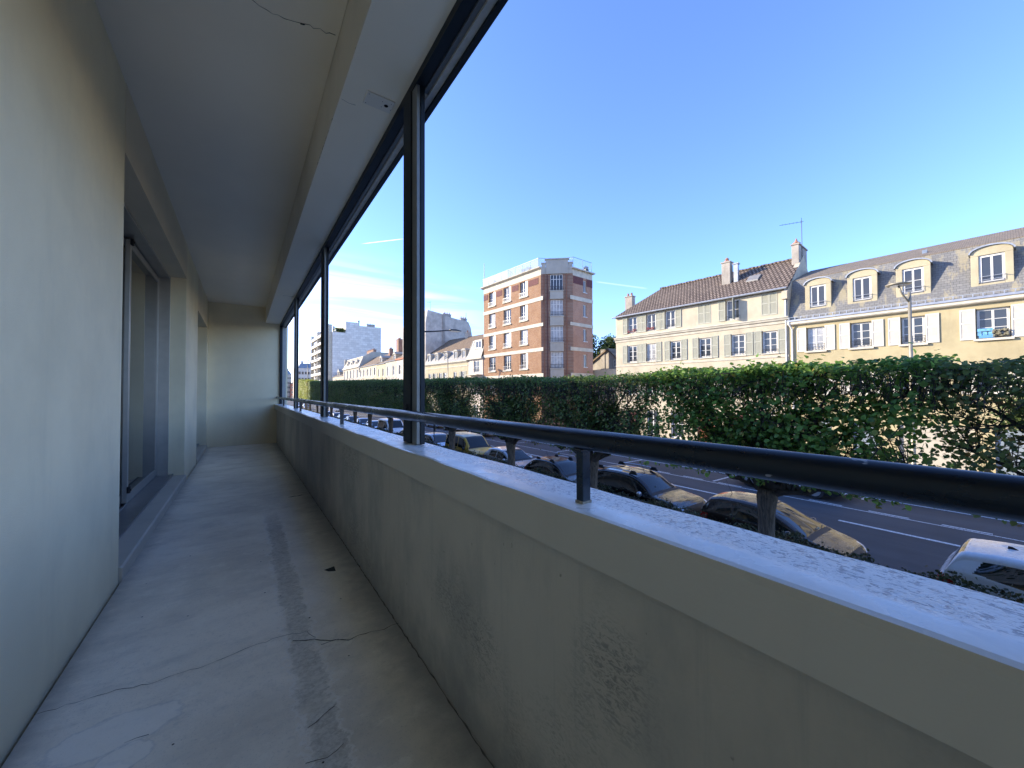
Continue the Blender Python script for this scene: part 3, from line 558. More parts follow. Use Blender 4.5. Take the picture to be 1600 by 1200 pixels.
m_cream=facade_mat('cream_facade',(.53,.46,.33),.14,.4); m_tan=facade_mat('tan_facade',(.44,.37,.215),.14,.35); m_dorm=facade_mat('dormer_stone',(.46,.40,.26),.12,.3); m_trim=plain('stone_trim',(.54,.49,.38),.85,var=.12,scale=2); m_white=plain('window_white',(.66,.64,.58),.5,var=.04)
m_shutg=plain('grey_green_shutter',(.37,.365,.28),.7,var=.06); m_shutw=plain('off_white_shutter',(.58,.545,.46),.65,var=.05)
m_pane=plain('window_pane',(.035,.042,.05),.04,0,.6); m_panec=plain('curtained_pane',(.34,.34,.33),.08,0,.6,.25,2.5); m_iron=plain('black_iron',(.02,.02,.022),.5); m_zinc=plain('zinc',(.34,.36,.38),.45,.4,var=.12); m_flower=plain('pink_flowers',(.40,.10,.09),.8,var=.5,scale=25)
m_tile=brickish('brown_roof_tile',(.29,.225,.17),(.19,.15,.12),(.055,.04,.03),.26,.36,.055,'yz',1.75,bs=.9,dist=.05)
m_slate=brickish('grey_slate',(.22,.215,.20),(.17,.168,.16),(.09,.09,.085),.22,.14,.008,'yz',1.05,bs=.3,patch=(.36,.31,.19))
m_topt=brickish('lichen_roof_tile',(.30,.24,.17),(.22,.185,.135),(.10,.08,.06),.18,.16,.012,'yz',2.9,bs=.4)
m_brick=brickish('orange_brick',(.34,.17,.08),(.25,.11,.055),(.36,.29,.20),.24,.085,.012,'xy+z')
m_brickr=brickish('red_brick',(.30,.125,.07),(.22,.09,.055),(.30,.23,.17),.24,.085,.012,'xy+z')
m_brickp=brickish('shaded_side_brick',(.44,.22,.13),(.36,.165,.10),(.45,.36,.27),.24,.085,.012,'xy+z'); m_maroon=plain('maroon_brick',(.13,.045,.04),.85,var=.2,scale=5)  # first brick: pinkish shade of the side face put into its colour
m_stonew=brickish('white_stone_cladding',(.84,.78,.68),(.68,.62,.53),(.55,.50,.43),1.5,.75,.03,'xy+z',rough=.8)
m_gable=facade_mat('bare_gable_render',(.58,.52,.43),.25,.7); m_oldwall=facade_mat('weathered_gable',(.40,.36,.30),.25,.6); m_pinkw=facade_mat('pale_pink_facade',(.66,.57,.46)); m_yelw=facade_mat('yellow_facade',(.50,.43,.28)); m_whitew=facade_mat('white_facade',(.46,.42,.34),.1,.2)
m_metal=plain('pale_metal_roof',(.29,.275,.24),.5,.2,var=.1); m_rooftan=brickish('tan_roof_tile',(.27,.195,.12),(.21,.15,.10),(.10,.07,.05),.25,.3,.02,'yz',1.75,bs=.5); m_redroof=plain('orange_roof_edge',(.40,.14,.07),.85,var=.2)
m_inside=plain('dark_interior',(.03,.03,.032),.9); m_chim=brickish('chimney_brick',(.33,.17,.11),(.27,.14,.09),(.3,.25,.2),.24,.085,.012,'xy+z'); m_pot=plain('terracotta',(.40,.19,.11),.8,var=.2)
m_greyblue=plain('blue_grey_roof',(.20,.24,.28),.6,var=.15)
def wall_holes(mb,s0,s1,z0,z1,holes,x=0.,dep=.2,m=0,mr=None):
    """facade sheet at depth x with openings (a,b,c,d) and reveals of depth dep"""
    mr=m if mr is None else mr
    S=sorted({s0,s1,*[v for h in holes for v in h[:2]]}); Zs=sorted({z0,z1,*[v for h in holes for v in h[2:4]]})
    S=[v for v in S if s0<=v<=s1]; Zs=[v for v in Zs if z0<=v<=z1]
    for a,b in zip(S[:-1],S[1:]):
        for c,d in zip(Zs[:-1],Zs[1:]):
            if any(h[0]<=a and b<=h[1] and h[2]<=c and d<=h[3] for h in holes): continue
            mb.face([(x,b,c),(x,a,c),(x,a,d),(x,b,d)],m)
    for a,b,c,d in [h[:4] for h in holes]:
        a,b,c,d=max(a,s0),min(b,s1),max(c,z0),min(d,z1); e=x+dep
        mb.face([(x,a,c),(e,a,c),(e,a,d),(x,a,d)],mr); mb.face([(x,b,c),(x,b,d),(e,b,d),(e,b,c)],mr); mb.face([(x,a,d),(e,a,d),(e,b,d),(x,b,d)],mr); mb.face([(x,a,c),(x,b,c),(e,b,c),(e,a,c)],mr)
_win={}
def window(parent,s0,s1,z0,z1,x=.16,bars=2,mf=None,pane=None,leaves_=2,name='window'):
    """casement frame with glazing bars (a part) and its panes (a sub-part)"""
    mf=mf or m_white; pane=pane or m_pane; w,h=round(s1-s0,3),round(z1-z0,3); key=(w,h,bars,mf.name,pane.name,leaves_)
    if key not in _win:
        f=MB(); t=.05; f.box(0,.06,0,t,0,h); f.box(0,.06,w-t,w,0,h); f.box(0,.06,t,w-t,h-t,h); f.box(0,.06,t,w-t,0,t+.02)
        iw=(w-2*t)/leaves_
        for k in range(leaves_):
            a=t+k*iw; b=a+iw; st=.042; f.box(-.012,.045,a,a+st,t+.021,h-t-.001); f.box(-.012,.045,b-st,b,t+.021,h-t-.001); f.box(-.012,.045,a+st,b-st,t+.021,t+.085); f.box(-.012,.045,a+st,b-st,h-t-.05,h-t-.001)
            for j in range(bars): zc=t+.085+(h-2*t-.135)*(j+1)/(bars+1); f.box(.0,.03,a+st,b-st,zc-.014,zc+.014)
        p=MB(); p.box(.012,.02,t*.9,w-t*.9,t*.9,h-t*.9); _win[key]=(f.mesh('window',mf),p.mesh('pane',pane))
    o=link(name,_win[key][0],parent); o.location=(x,s0,z0); link('pane',_win[key][1],o); return o
_sh={}
def shutter(parent,s0,z0,w,h,m,x=-.055,ang=0,panels=2):
    key=(round(w,2),round(h,2),m.name,panels)
    if key not in _sh:
        f=MB(); t=.055; f.box(0,.035,0,t,0,h); f.box(0,.035,w-t,w,0,h); zs=[0,h*.54,h] if panels==2 else [0,h*.34,h*.67,h]
        f.box(.001,.034,t,w-t,0,.09); f.box(.001,.034,t,w-t,h-.07,h); [f.box(.001,.034,t,w-t,z-.035,z+.035) for z in zs[1:-1]]
        lim=[.09]+[v for z in zs[1:-1] for v in (z-.035,z+.035)]+[h-.07]
        for a,b in zip(lim[0::2],lim[1::2]):
            n=max(3,int((b-a)/.055))
            for k in range(n):
                z=a+(b-a)*k/n; d=(b-a)/n; f.face([(.004,w-t,z),(.004,t,z),(.030,t,z+d*.95),(.030,w-t,z+d*.95)])
        f.face([(.0335,w-t,.09),(.0335,t,.09),(.0335,t,h-.07),(.0335,w-t,h-.07)])
        _sh[key]=f.mesh('shutter',m)
    o=link('shutter',_sh[key],parent); o.location=(x,s0,z0); o.rotation_euler=(0,0,ang); return o
def rail_guard(parent,s0,s1,z,h,x=-.06,n=9,m=None,name='window_railing',fancy=False):
    g=MB(); g.box(x-.012,x+.012,s0,s1,z+h-.02,z+h); g.box(x-.01,x+.01,s0,s1,z+.06,z+.075)
    for k in range(n+1): y=s0+(s1-s0)*k/n; g.box(x-.007,x+.007,y-.007,y+.007,z+.076,z+h-.021)
    if fancy:
        r=random.Random(int(s0*100)); 
        for k in range(n): 
            c=s0+(s1-s0)*(k+.5)/n; g.tube([(x,c+.05*math.cos(a),z+h*.5+.06*math.sin(a)) for a in [i*.9 for i in range(8)]],.007,4,cap=False)
    g.box(x,.0,s0,s0+.02,z+h-.045,z+h-.022); g.box(x,.0,s1-.02,s1,z+h-.045,z+h-.022)
    return g.build(name,m or m_iron,parent)
def root_on(p0,slope,label,cat='house',name='house',group=None): return tag(empty(name,(p0[0],p0[1],.1),-math.atan(slope)),label,cat,group)
def chimney(parent,x0,x1,s0,s1,z0,z1,m,pots=2,cap=True,name='chimney'):
    c=MB(); c.box(x0,x1,s0,s1,z0,z1); 
    if cap: c.box(x0-.06,x1+.06,s0-.06,s1+.06,z1,z1+.1)
    o=c.build(name,m,parent,bevel=.02); n=MB()
    for k in range(pots): t=(k+.5)/pots; n.lathe([(.11,0),(.13,.02),(.10,.3),(.12,.34),(.0,.36)],((x0+x1)/2 if (s1-s0)>(x1-x0) else x0+(x1-x0)*t, s0+(s1-s0)*t if (s1-s0)>(x1-x0) else (s0+s1)/2, z1+(.1 if cap else 0)),sides=8)
    if pots: n.build('chimney_pot',m_pot,o)
    return o
def aerial(loc,h,rz,label,span=1.3):
    t=MB(); t.tube([(0,0,0),(0,0,h)],.022,6); t.tube([(0,-.12,h-.12),(0,span,h-.05)],.014,5)
    for k in range(6): y=.05+k*span/6; t.tube([(-.22+.015*k,y,h-.11+.07*y/span),(.22-.015*k,y,h-.11+.07*y/span)],.009,4)
    t.tube([(0,.0,h+.18),(0,.0,h)],.015,4); t.tube([(-.25,.02,h+.1),(.25,-.02,h+.1)],.01,4)
    o=t.build('roof_aerial',m_iron); o.location=loc; o.rotation_euler=(0,0,rz); return tag(o,label,'aerial')
G=.1   # facade zero level sits on the pavement at z=.1, so local z = world z - .1
def z_(v): return v-G
# ---------------- long cream house with brown tiled roof
bh=root_on((30.3,10.54),-.09,'long cream house with brown tiled roof, grey green shutters and a cornice between floors'); L=13.74
low=[(.62,1.58),(2.65,3.61),(5.04,6.0),(7.44,8.38),(9.65,10.58),(11.5,12.5)]; up=[(.62,1.58,0),(2.98,3.95,1),(5.05,6.03,0),(7.9,8.8,2),(9.65,10.55,1),(11.48,12.45,1)]
W_=MB(); holes=[(a,b,z_(7.26),z_(8.82)) for a,b in low]+[(a,b,z_(9.93),z_(11.46)) for a,b,_ in up]
gf_=[(.8,1.8,.5,2.9),(2.8,3.9,.02,2.8),(4.9,6.2,.02,2.7),(7.3,8.4,.6,2.9),(9.5,10.6,.6,2.9),(11.4,12.5,.02,2.8)]+[(a,b,z_(4.3),z_(5.9)) for a,b in low]
wall_holes(W_,0,L,0,z_(11.66),holes+gf_,0,.22)
W_.face([(8,0,0),(8,L,0),(8,L,z_(11.66)),(8,0,z_(11.66))]); W_.face([(0,0,0),(8,0,0),(8,0,z_(11.66)),(0,0,z_(11.66))]); W_.face([(0,L,0),(0,L,z_(11.66)),(8,L,z_(11.66)),(8,L,0)]); W_.build('wall',m_cream,bh)
i_=MB(); i_.box(.45,.5,.05,L-.05,0,z_(11.6)); i_.build('interior',m_inside,bh)
t=MB(); t.prism([(-.05,z_(6.93)),(0.0,z_(6.9)),(.0,z_(7.06)),(-.07,z_(7.06))],'y',0,L); t.build('string_course',m_trim,bh)
t=MB(); t.prism([(0,z_(9.22)),(-.06,z_(9.24)),(-.09,z_(9.40)),(-.2,z_(9.46)),(-.24,z_(9.56)),(-.30,z_(9.60)),(-.30,z_(9.66)),(0,z_(9.72))],'y',-.05,L+.05); t.build('cornice',m_trim,bh)
for k,(a,b) in enumerate(low):
    o=window(bh,a+.02,b-.02,z_(7.26),z_(8.82),.12,2,pane=m_panec if k==4 else m_pane); 
    s=MB(); s.box(-.08,.12,a-.06,b+.06,z_(7.19),z_(7.258)); s.build('sill',m_trim,o).location=(-o.location.x,-o.location.y,-o.location.z)
    rail_guard(bh,a,b,z_(7.26),.28,-.03,5)
    for s0 in (a-.50,b+.02):
        if (k==5 and s0<a) : s0=a-.5
        shutter(bh,s0,z_(7.2),.48,1.70,m_shutg)
for a,b,k in up:
    if k==0: shutter(bh,a,z_(9.93),.485,1.55,m_shutg,-.02); shutter(bh,a+.495,z_(9.93),.485,1.55,m_shutg,-.02); continue
    o=window(bh,a+.02,b-.02,z_(9.95),z_(11.46),.12,1); rail_guard(bh,a,b,z_(9.95),.3,-.03,5)
    if b>9: 
        f=MB(); r=random.Random(int(a*10))
        for _ in range(24): y=r.uniform(a+.05,b-.05); f.lathe([(.0,-.04),(.05,0),(.0,.05)],(-.05+r.uniform(-.05,.03),y,z_(9.99)+r.uniform(.05,.3)),sides=5)
        f.build('flowers',m_flower,o).location=(-o.location.x,-o.location.y,-o.location.z)
    shutter(bh,b+.03,z_(9.93),.48,1.55,m_shutg)
    if a<3.5: shutter(bh,a+.32,z_(9.93),.48,1.55,m_shutg,-.05,R(95))      # this one stands half open
    else: shutter(bh,a-.51,z_(9.93),.48,1.55,m_shutg)
for (a,b,c,d) in gf_[:6]:
    if c<.1: dd=MB(); dd.box(.14,.18,a,b,c,d); dd.build('door',m_redroof if a<5 and a>4 else m_maroon,bh)
    else: window(bh,a,b,c,d,.14,1)
for (a,b,c,d) in gf_[6:]: window(bh,a+.02,b-.02,c,d,.12,2); shutter(bh,a-.5,c-.04,.48,1.68,m_shutg); shutter(bh,b+.02,c-.04,.48,1.68,m_shutg)
# roof: hip at the far (left) end
EZ=z_(11.66); RZ=z_(14.6); rf=MB(); e=.22
A=(-e,-.0,EZ-.05); B=(-e,L+.2,EZ-.05); Cc=(4,11.3,RZ); D=(4,0,RZ); Bk=(8+e,L+.2,EZ-.05); Ak=(8+e,0,EZ-.05)
rf.face([A,D,Cc,B]); rf.face([B,Cc,Bk]); rf.face([Bk,Cc,D,Ak]); rf.face([A,Ak,D]); roof=rf.build('roof',m_tile,bh)
rg=MB()
for k in range(26): y=.2+k*.43; rg.box(3.9,4.1,y,y+.40,RZ-.03,RZ+.08+.02*(k%2))
rg.build('ridge_tiles',m_tile,roof)
gt=MB(); gt.tube([(-.3,0,EZ-.06),(-.3,L+.2,EZ-.06)],.07,8); gt.tube([(-.12,.13,EZ-.1),(-.07,.12,EZ-.35),(-.07,.12,0)],.05,8); gt.build('gutter',m_zinc,bh)
gp=MB(); gp.prism([(-.3,EZ-.35),(4,RZ+.12),(8.3,EZ-.35),(8.3,EZ-.8),(-.3,EZ-.8)],'y',-.02,.3); gp.build('party_wall',m_cream,bh)
chimney(bh,2.1,2.7,4.38,5.02,z_(12.6),z_(15.0),m_oldwall,0); t=MB(); t.lathe([(.24,0),(.24,.1),(.1,.18),(.16,.26),(.0,.42)],(2.4,4.7,z_(15.1)),sides=8); t.build('chimney_pot',m_pot,bh.children[-1])
c=MB(); c.box(2.2,2.5,3.85,4.15,z_(13.0),z_(14.75)); c.box(2.14,2.56,3.79,4.21,z_(14.75),z_(14.83)); c.build('flue',m_zinc,bh)
chimney(bh,3.1,5.3,.05,.5,z_(12.6),z_(15.4),m_oldwall,0); t=MB(); t.lathe([(.26,0),(.28,.08),(.12,.2),(.0,.5)],(3.4,.27,z_(15.5)),sides=8); t.build('chimney_pot',m_pot,bh.children[-1])
chimney(bh,6.2,6.8,15.9,16.8,0,z_(15.1),m_oldwall,2); chimney(bh,6.4,6.9,13.0,13.5,z_(11.6),z_(14.4),m_oldwall,1)
sk=MB(); k_=(RZ-EZ)/4.2
def onroof(x,up_): return EZ-.05+(x+e)*((RZ-EZ+.05)/(4+e))+up_
sk.hexa([(1.7,2.3,onroof(1.7,.02)),(1.7,3.1,onroof(1.7,.02)),(2.45,3.1,onroof(2.45,.02)),(2.45,2.3,onroof(2.45,.02)),(1.7,2.3,onroof(1.7,.12)),(1.7,3.1,onroof(1.7,.12)),(2.45,3.1,onroof(2.45,.12)),(2.45,2.3,onroof(2.45,.12))]); sk.build('skylight',m_metal,roof)
aerial((34.1,10.9,13.8),3.55,R(20),'tall rooftop aerial behind the gable chimney of the long cream house',1.35)
# ---------------- tan house with slate mansard and arched dormers
rh=root_on((30.3,10.54),-.045,'tan house with grey slate mansard roof, arched dormers and white louvred shutters'); L=-23.
cs=[-1.48,-3.68,-5.86,-8.65,-11.0,-13.2,-15.4,-18.,-20.4]; ws=[.96,.96,.94,1.08,1,1,1,1,1]
W_=MB(); holes=[(c-w/2,c+w/2,z_(7.22),z_(8.74)) for c,w in zip(cs,ws)]+[(c-w/2,c+w/2,z_(4.42),z_(5.96)) for c,w in zip(cs,ws)]
gfl=[(-2.2,-1.0,.02,2.6),(-4.3,-3.2,.7,2.7),(-8.0,-5.2,.02,2.65),(-9.6,-8.6,.02,2.6),(-12.,-10.5,.6,2.7),(-14.4,-13.2,.02,2.6)]
wall_holes(W_,L,-.02,0,z_(9.03),holes+gfl,0,.24); W_.face([(9,L,0),(9,-.02,0),(9,-.02,z_(9.2)),(9,L,z_(9.2))]); W_.face([(0,L,0),(9,L,0),(9,L,z_(9.2)),(0,L,z_(9.2))]); W_.build('wall',m_tan,rh)
i_=MB(); i_.box(.48,.52,L+.05,-.05,0,z_(9.1)); i_.build('interior',m_inside,rh)
for k,(c,w) in enumerate(zip(cs,ws)):
    for z0,z1 in ((7.22,8.74),(4.42,5.96)):
        o=window(rh,c-w/2+.02,c+w/2-.02,z_(z0),z_(z1),.17,2,pane=m_panec if k in (0,) else m_pane)
        s=MB(); s.box(-.14,.17,c-w/2-.1,c+w/2+.1,z_(z0)-.11,z_(z0)-.002); s.build('sill',m_trim,o).location=(-o.location.x,-o.location.y,-o.location.z)
        if k in (0,1,2): rail_guard(rh,c-w/2,c+w/2,z_(z0),.42,-.05,6,fancy=True)
        sw=.50 if k!=3 else .53
        shutter(rh,c-w/2-sw-(.02 if k else .0),z_(z0)-.02,sw,1.58,m_shutw); shutter(rh,c+w/2+.02,z_(z0)-.02,sw,1.58,m_shutw)
    if k==3:
        f=MB(); f.box(-.13,.1,c-.05,c+.46,z_(7.24),z_(7.38)); f.build('window_box',plain('blue_balcony_box',(.10,.28,.50),.6),rh)
        r=random.Random(4); f=MB()
        for _ in range(70): f.lathe([(.0,-.05),(.06,0),(.0,.06)],(-.08+r.uniform(-.06,.08),c-.48+r.uniform(0,.5),z_(7.30)+r.uniform(.0,.34)),sides=5)
        f.build('dry_plants',plain('dry_plants',(.22,.20,.13),.9,var=.4,scale=20),rh)
        f=MB(); f.box(-.10,-.085,c+.0,c+.5,z_(7.38),z_(7.72)); f.build('balcony_screen',plain('blue_screen',(.14,.36,.58),.6,var=.3,scale=9),rh); rail_guard(rh,c-w/2,c+w/2,z_(7.22),.36,-.11,6)
for (a,b,c,d) in gfl:
    dd=MB(); dd.box(.14,.18,a,b,c,d); [dd.box(.12,.139,a+.03,b-.03,c+.1+k*.42,c+.13+k*.42) for k in range(6) if c+.13+k*.42<d]; dd.build('garage_door' if b-a>2 else 'door',m_whitew if b-a>2 else m_greyblue,rh)
t=MB(); t.prism([(0,z_(9.0)),(-.22,z_(9.03)),(-.27,z_(9.08)),(-.27,z_(9.19)),(-.30,z_(9.22)),(.2,z_(9.24))],'y',L,-.0); t.build('cornice',m_trim,rh)
g=MB(); g.prism([(-.30,z_(9.24)),(-.27,z_(9.36)),(.05,z_(9.36)),(.05,z_(9.24))],'y',L,-.0)
for k in range(62): y=-.12-.33*k; g.box(-.29,-.265,y-.02,y+.02,z_(9.362),z_(9.50)); g.box(-.265,.02,y-.02,y+.02,z_(9.44),z_(9.46))
g.box(-.292,-.268,L,-.0,z_(9.501),z_(9.525)); g.build('gutter',m_zinc,rh)
rf=MB(); rf.face([(0.02,L,z_(9.34)),(.95,L,z_(12.2)),(.95,0,z_(12.2)),(0.02,0,z_(9.34))][::-1]); rf.build('slate_roof',m_slate,rh)
rf=MB(); rf.hexa([(.945,L,z_(12.2)),(.945,0,z_(12.2)),(5,0,z_(13.64)),(5,L,z_(13.64)),(.93,L,z_(12.25)),(.93,0,z_(12.25)),(5,0,z_(13.73)),(5,L,z_(13.73))]); rf.face([(5,L,z_(13.72)),(9,L,z_(9.2)),(9,0,z_(9.2)),(5,0,z_(13.72))]); rf.face([(.02,L,z_(9.34)),(9,L,z_(9.2)),(5,L,z_(13.7)),(.95,L,z_(12.2))]); rf.face([(.02,0,z_(9.34)),(.95,0,z_(12.2)),(5,0,z_(13.7)),(9,0,z_(9.2))]); rf.build('upper_roof',m_topt,rh)
v=MB(); v.prism([(1.9,z_(12.6)),(2.1,z_(12.85)),(2.3,z_(12.75))],'y',-6.3,-6.1); v.build('roof_vent',m_greyblue,rh)
dcs=[-1.58,-3.74,-5.89,-8.66,-11.0,-13.2,-15.4,-18.]
for k,c in enumerate(dcs):
    xf=.22; hw=.68; zb,zs,zt=z_(9.9),z_(11.62),z_(11.94)
    d=MB(); arc=[(c+hw*math.cos(a),zs+(zt-zs)*math.sin(a)) for a in [math.pi*i/10 for i in range(11)]]
    ow=.42; oz0,oz1=z_(10.05),z_(11.50)
    # front surround with opening: jambs, sill, head
    d.box(xf,xf+.22,c-hw,c-ow,zb,oz1); d.box(xf,xf+.22,c+ow,c+hw,zb,oz1); d.box(xf,xf+.22,c-ow,c+ow,zb,oz0)
    d.prism([(c+hw,oz1)]+arc+[(c-hw,oz1)],'x',xf,xf+.22)
    dm=d.build('dormer',m_dorm,rh,bevel=.015)
    h=MB(); arc2=[(c+(hw+.08)*math.cos(a),zs+.0+(zt-zs+.07)*math.sin(a)) for a in [math.pi*i/12 for i in range(13)]]; arc1=[(c+(hw+.02)*math.cos(a),zs-.0+(zt-zs+.0)*math.sin(a)) for a in [math.pi*i/12 for i in range(13)]]
    for i in range(12): 
        p=[arc1[i],arc1[i+1],arc2[i+1],arc2[i]]; h.hexa([(xf-.09,*p[0]),(xf-.09,*p[1]),(1.6,*p[1]),(1.6,*p[0]),(xf-.09,*p[3]),(xf-.09,*p[2]),(1.6,*p[2]),(1.6,*p[3])])
    h.build('dormer_hood',m_zinc ,dm)
    h=MB(); 
    for sgn in (-1,1): y=c+sgn*(hw-.02); h.box(xf+.221,1.2,min(y,y-sgn*.06),max(y,y-sgn*.06),z_(9.95),zs+.02)
    h.build('dormer_cheek',m_slate,dm)
    o=window(rh,c-ow+.005,c+ow-.005,oz0+.005,oz1-.005,xf+.07,0 if k!=2 else 1); rail_guard(rh,c-ow,c+ow,oz0,.36,xf-.03,1,m_zinc); g=MB(); g.box(xf-.04,xf-.02,c-ow,c+ow,oz0+.17,oz0+.19); g.build('dormer_rail',m_zinc,rh)
    g=MB(); g.hexa([(xf-.02,c-hw-.06,zb-.12),(xf-.02,c+hw+.06,zb-.12),(xf+.2,c+hw+.06,zb-.02),(xf+.2,c-hw-.06,zb-.02),(xf-.02,c-hw-.06,zb-.06),(xf-.02,c+hw+.06,zb-.06),(xf+.2,c+hw+.06,zb+.02),(xf+.2,c-hw-.06,zb+.02)]); g.build('dormer_apron',m_zinc,dm)
dp=MB(); dp.tube([(-.28,-.1,z_(9.25)),(-.28,-.1,z_(9.1)),(-.09,-.22,z_(8.75)),(-.09,-.22,0)],.055,8); dp.build('downpipe',m_white,rh)
# ---------------- brick block on the corner
tw=root_on((29.0,35.3),-.08,'five storey orange brick block with cream bands, chamfered corner and roof terrace','building','brick_building'); S1=11.75
cols=[(2.40,3.85),(5.65,7.2),(9.0,10.5)]; rows=[(16.5,18.42),(13.52,15.45),(10.5,12.42),(7.46,9.4),(4.4,6.2)]
holes=[(a,b,z_(c),z_(d)) for a,b in cols for c,d in rows]
W_=MB(); wall_holes(W_,.02,S1,0,z_(18.55),holes+[(4.,5.2,.02,2.6),(8.,9.5,.6,2.6)],0,.28)
DEP=9.2
W_.face([(DEP,S1,0),(DEP,S1,z_(19.4)),(0,S1,z_(19.4)),(0,S1,0)][::-1])
W_.build('wall',m_brick,tw)
# chamfer and side wall (local axes: x depth, y along)
q2=math.sqrt(.5); CL=3.76
def ch(k,o=0): return (k*q2+o*q2*1.0, -k*q2+o*q2*1.0)     # point k along the chamfer, o behind it
c2=ch(CL)
W_=MB()
def vquad(mb,p,q_,z0,z1,m=0): mb.face([(p[0],p[1],z0),(q_[0],q_[1],z0),(q_[0],q_[1],z1),(p[0],p[1],z1)],m)
wz=[(16.6,18.55),(13.6,15.55),(10.5,12.4),(7.4,9.35),(4.3,6.2)]
def holes_on(mb,fn,k0,k1,z0,z1,hl,dep):
    K=sorted({k0,k1,*[v for h in hl for v in h[:2]]}); Zs=sorted({z0,z1,*[v for h in hl for v in h[2:]]})
    for a,b in zip(K[:-1],K[1:]):
        for c,d in zip(Zs[:-1],Zs[1:]):
            if not any(h[0]<=a and b<=h[1] and h[2]<=c and d<=h[3] for h in hl): vquad(mb,fn(a),fn(b),c,d)
    for a,b,c,d in hl:
        vquad(mb,fn(a),fn(a,dep),c,d); vquad(mb,fn(b,dep),fn(b),c,d)
        for zc in (c,d): mb.face([(*fn(a),zc),(*fn(b),zc),(*fn(b,dep),zc),(*fn(a,dep),zc)])
holes_on(W_,ch,0,CL,0,z_(18.6),[(1.09,2.58,z_(a),z_(b)) for a,b in wz],.2); W_.build('corner_wall',m_brickr,tw)
def sd(k,o=0): return (c2[0]+k, c2[1]+o)
SL=3.6
W_=MB(); holes_on(W_,sd,0,SL,0,z_(18.4),[(1.84,2.46,z_(a),z_(b)) for a,b in ((16.65,18.15),(13.7,15.15),(10.7,12.2),(7.6,9.1))],.2)
W_.face([(*sd(SL),0),(DEP+.4,S1,0),(DEP+.4,S1,z_(19.)),(*sd(SL),z_(19.))]); W_.build('side_wall',m_brickp,tw)
i_=MB(); i_.box(.5,.54,.8,S1-.1,0,z_(18.5)); i_.face([(*ch(.3,.6),0),(*ch(CL-.3,.6),0),(*ch(CL-.3,.6),z_(18.5)),(*ch(.3,.6),z_(18.5))]); i_.face([(*sd(.3,.5),0),(*sd(3.2,.5),0),(*sd(3.2,.5),z_(18.3)),(*sd(.3,.5),z_(18.3))]); i_.build('interior',m_inside,tw)
for a,b in cols:
    for i,(c,d) in enumerate(rows):
        o=window(tw,a+.05,b-.02,z_(c),z_(d),.2,1,pane=m_panec if (i+int(a))%3==1 else m_pane,leaves_=3 if a<8 else 2)
        rail_guard(tw,a-.02,b+.02,z_(c),.52,-.1,9,m_zinc); s=MB(); s.box(-.14,.2,a-.08,b+.08,z_(c)-.14,z_(c)-.005); s.build('sill',m_trim,o).location=(-o.location.x,-o.location.y,-o.location.z)
        if i==0 or (i+int(a))%2: g=MB(); g.box(.03,.19,a+.002,a+.42,z_(c)+.01,z_(d)-.01); g.build('folded_shutter',m_white,tw)
for a,b in ((.45,2.2),(4.15,5.4),(7.5,8.75),(10.75,11.74)): g=MB(); g.box(-.03,.0,a,b,z_(17.55),z_(18.3)); g.build('maroon_panel',m_maroon,tw)
def band_pts(z0,z1,off,mb,k0=-1):
    pts=[(-off,S1+.0),(-off,-off*.4),None]
for z0,z1 in ((15.48,15.95),(12.4,12.8),(9.45,9.88),(6.38,6.82)):
    g=MB(); g.box(-.06,.0,-.35,S1,z_(z0),z_(z1)); a,b=sd(-.55,-.06),sd(SL+.02,-.06); g.box(c2[0]-.5,c2[0]+SL+.02,c2[1]-.07,c2[1]-.002,z_(z0),z_(z1)); g.build('cream_band',m_trim,tw)
for a,b in zip(wz[:-1],wz[1:]):
    g=MB(); p=[ch(1.05,-.22),ch(2.62,-.22),ch(2.62,-.0),ch(1.05,-.0)]; z0,z1=z_(b[1])+.02,z_(a[0])-.01
    g.hexa([(*q,z0) for q in p]+[(*q,z1-.1) for q in p]); p=[ch(1.0,-.27),ch(2.67,-.27),ch(2.67,0),ch(1.0,0)]; g.hexa([(*q,z1-.099) for q in p]+[(*q,z1) for q in p]); g.build('bay_panel',m_whitew,tw)
    g=MB(); 
    for zz_ in (.45,.1): g.tube([(*ch(1.0,-.3),z1+zz_),(*ch(2.67,-.3),z1+zz_)],.02,5)
    for k in range(11): kk=1.0+1.67*k/10; g.tube([(*ch(kk,-.3),z1),(*ch(kk,-.3),z1+.45)],.012,4)
    g.build('bay_railing',m_iron,tw)
for zi,(a,b) in enumerate(wz):
    f=MB(); p=MB(); k0,k1=1.10,2.57
    def cbox(mb,ka,kb,za,zb,o0,o1): mb.hexa([(*ch(ka,o0),za),(*ch(kb,o0),za),(*ch(kb,o1),za),(*ch(ka,o1),za),(*ch(ka,o0),zb),(*ch(kb,o0),zb),(*ch(kb,o1),zb),(*ch(ka,o1),zb)])
    for k in range(5): kk=k0+(k1-k0-.07)*k/4; cbox(f,kk,kk+.07,z_(a),z_(b),.08,.16)
    for zc in (z_(a),z_(b)-.07,z_(a)+1.35): cbox(f,k0+.071,k1-.001,zc+.001,zc+.06,.085,.155)
    cbox(p,k0,k1,z_(a)+.01,z_(b)-.01,.12,.13); o=f.build('bay_window',m_white,tw); p.build('pane',m_panec if zi in (1,2,3) else m_pane,o)
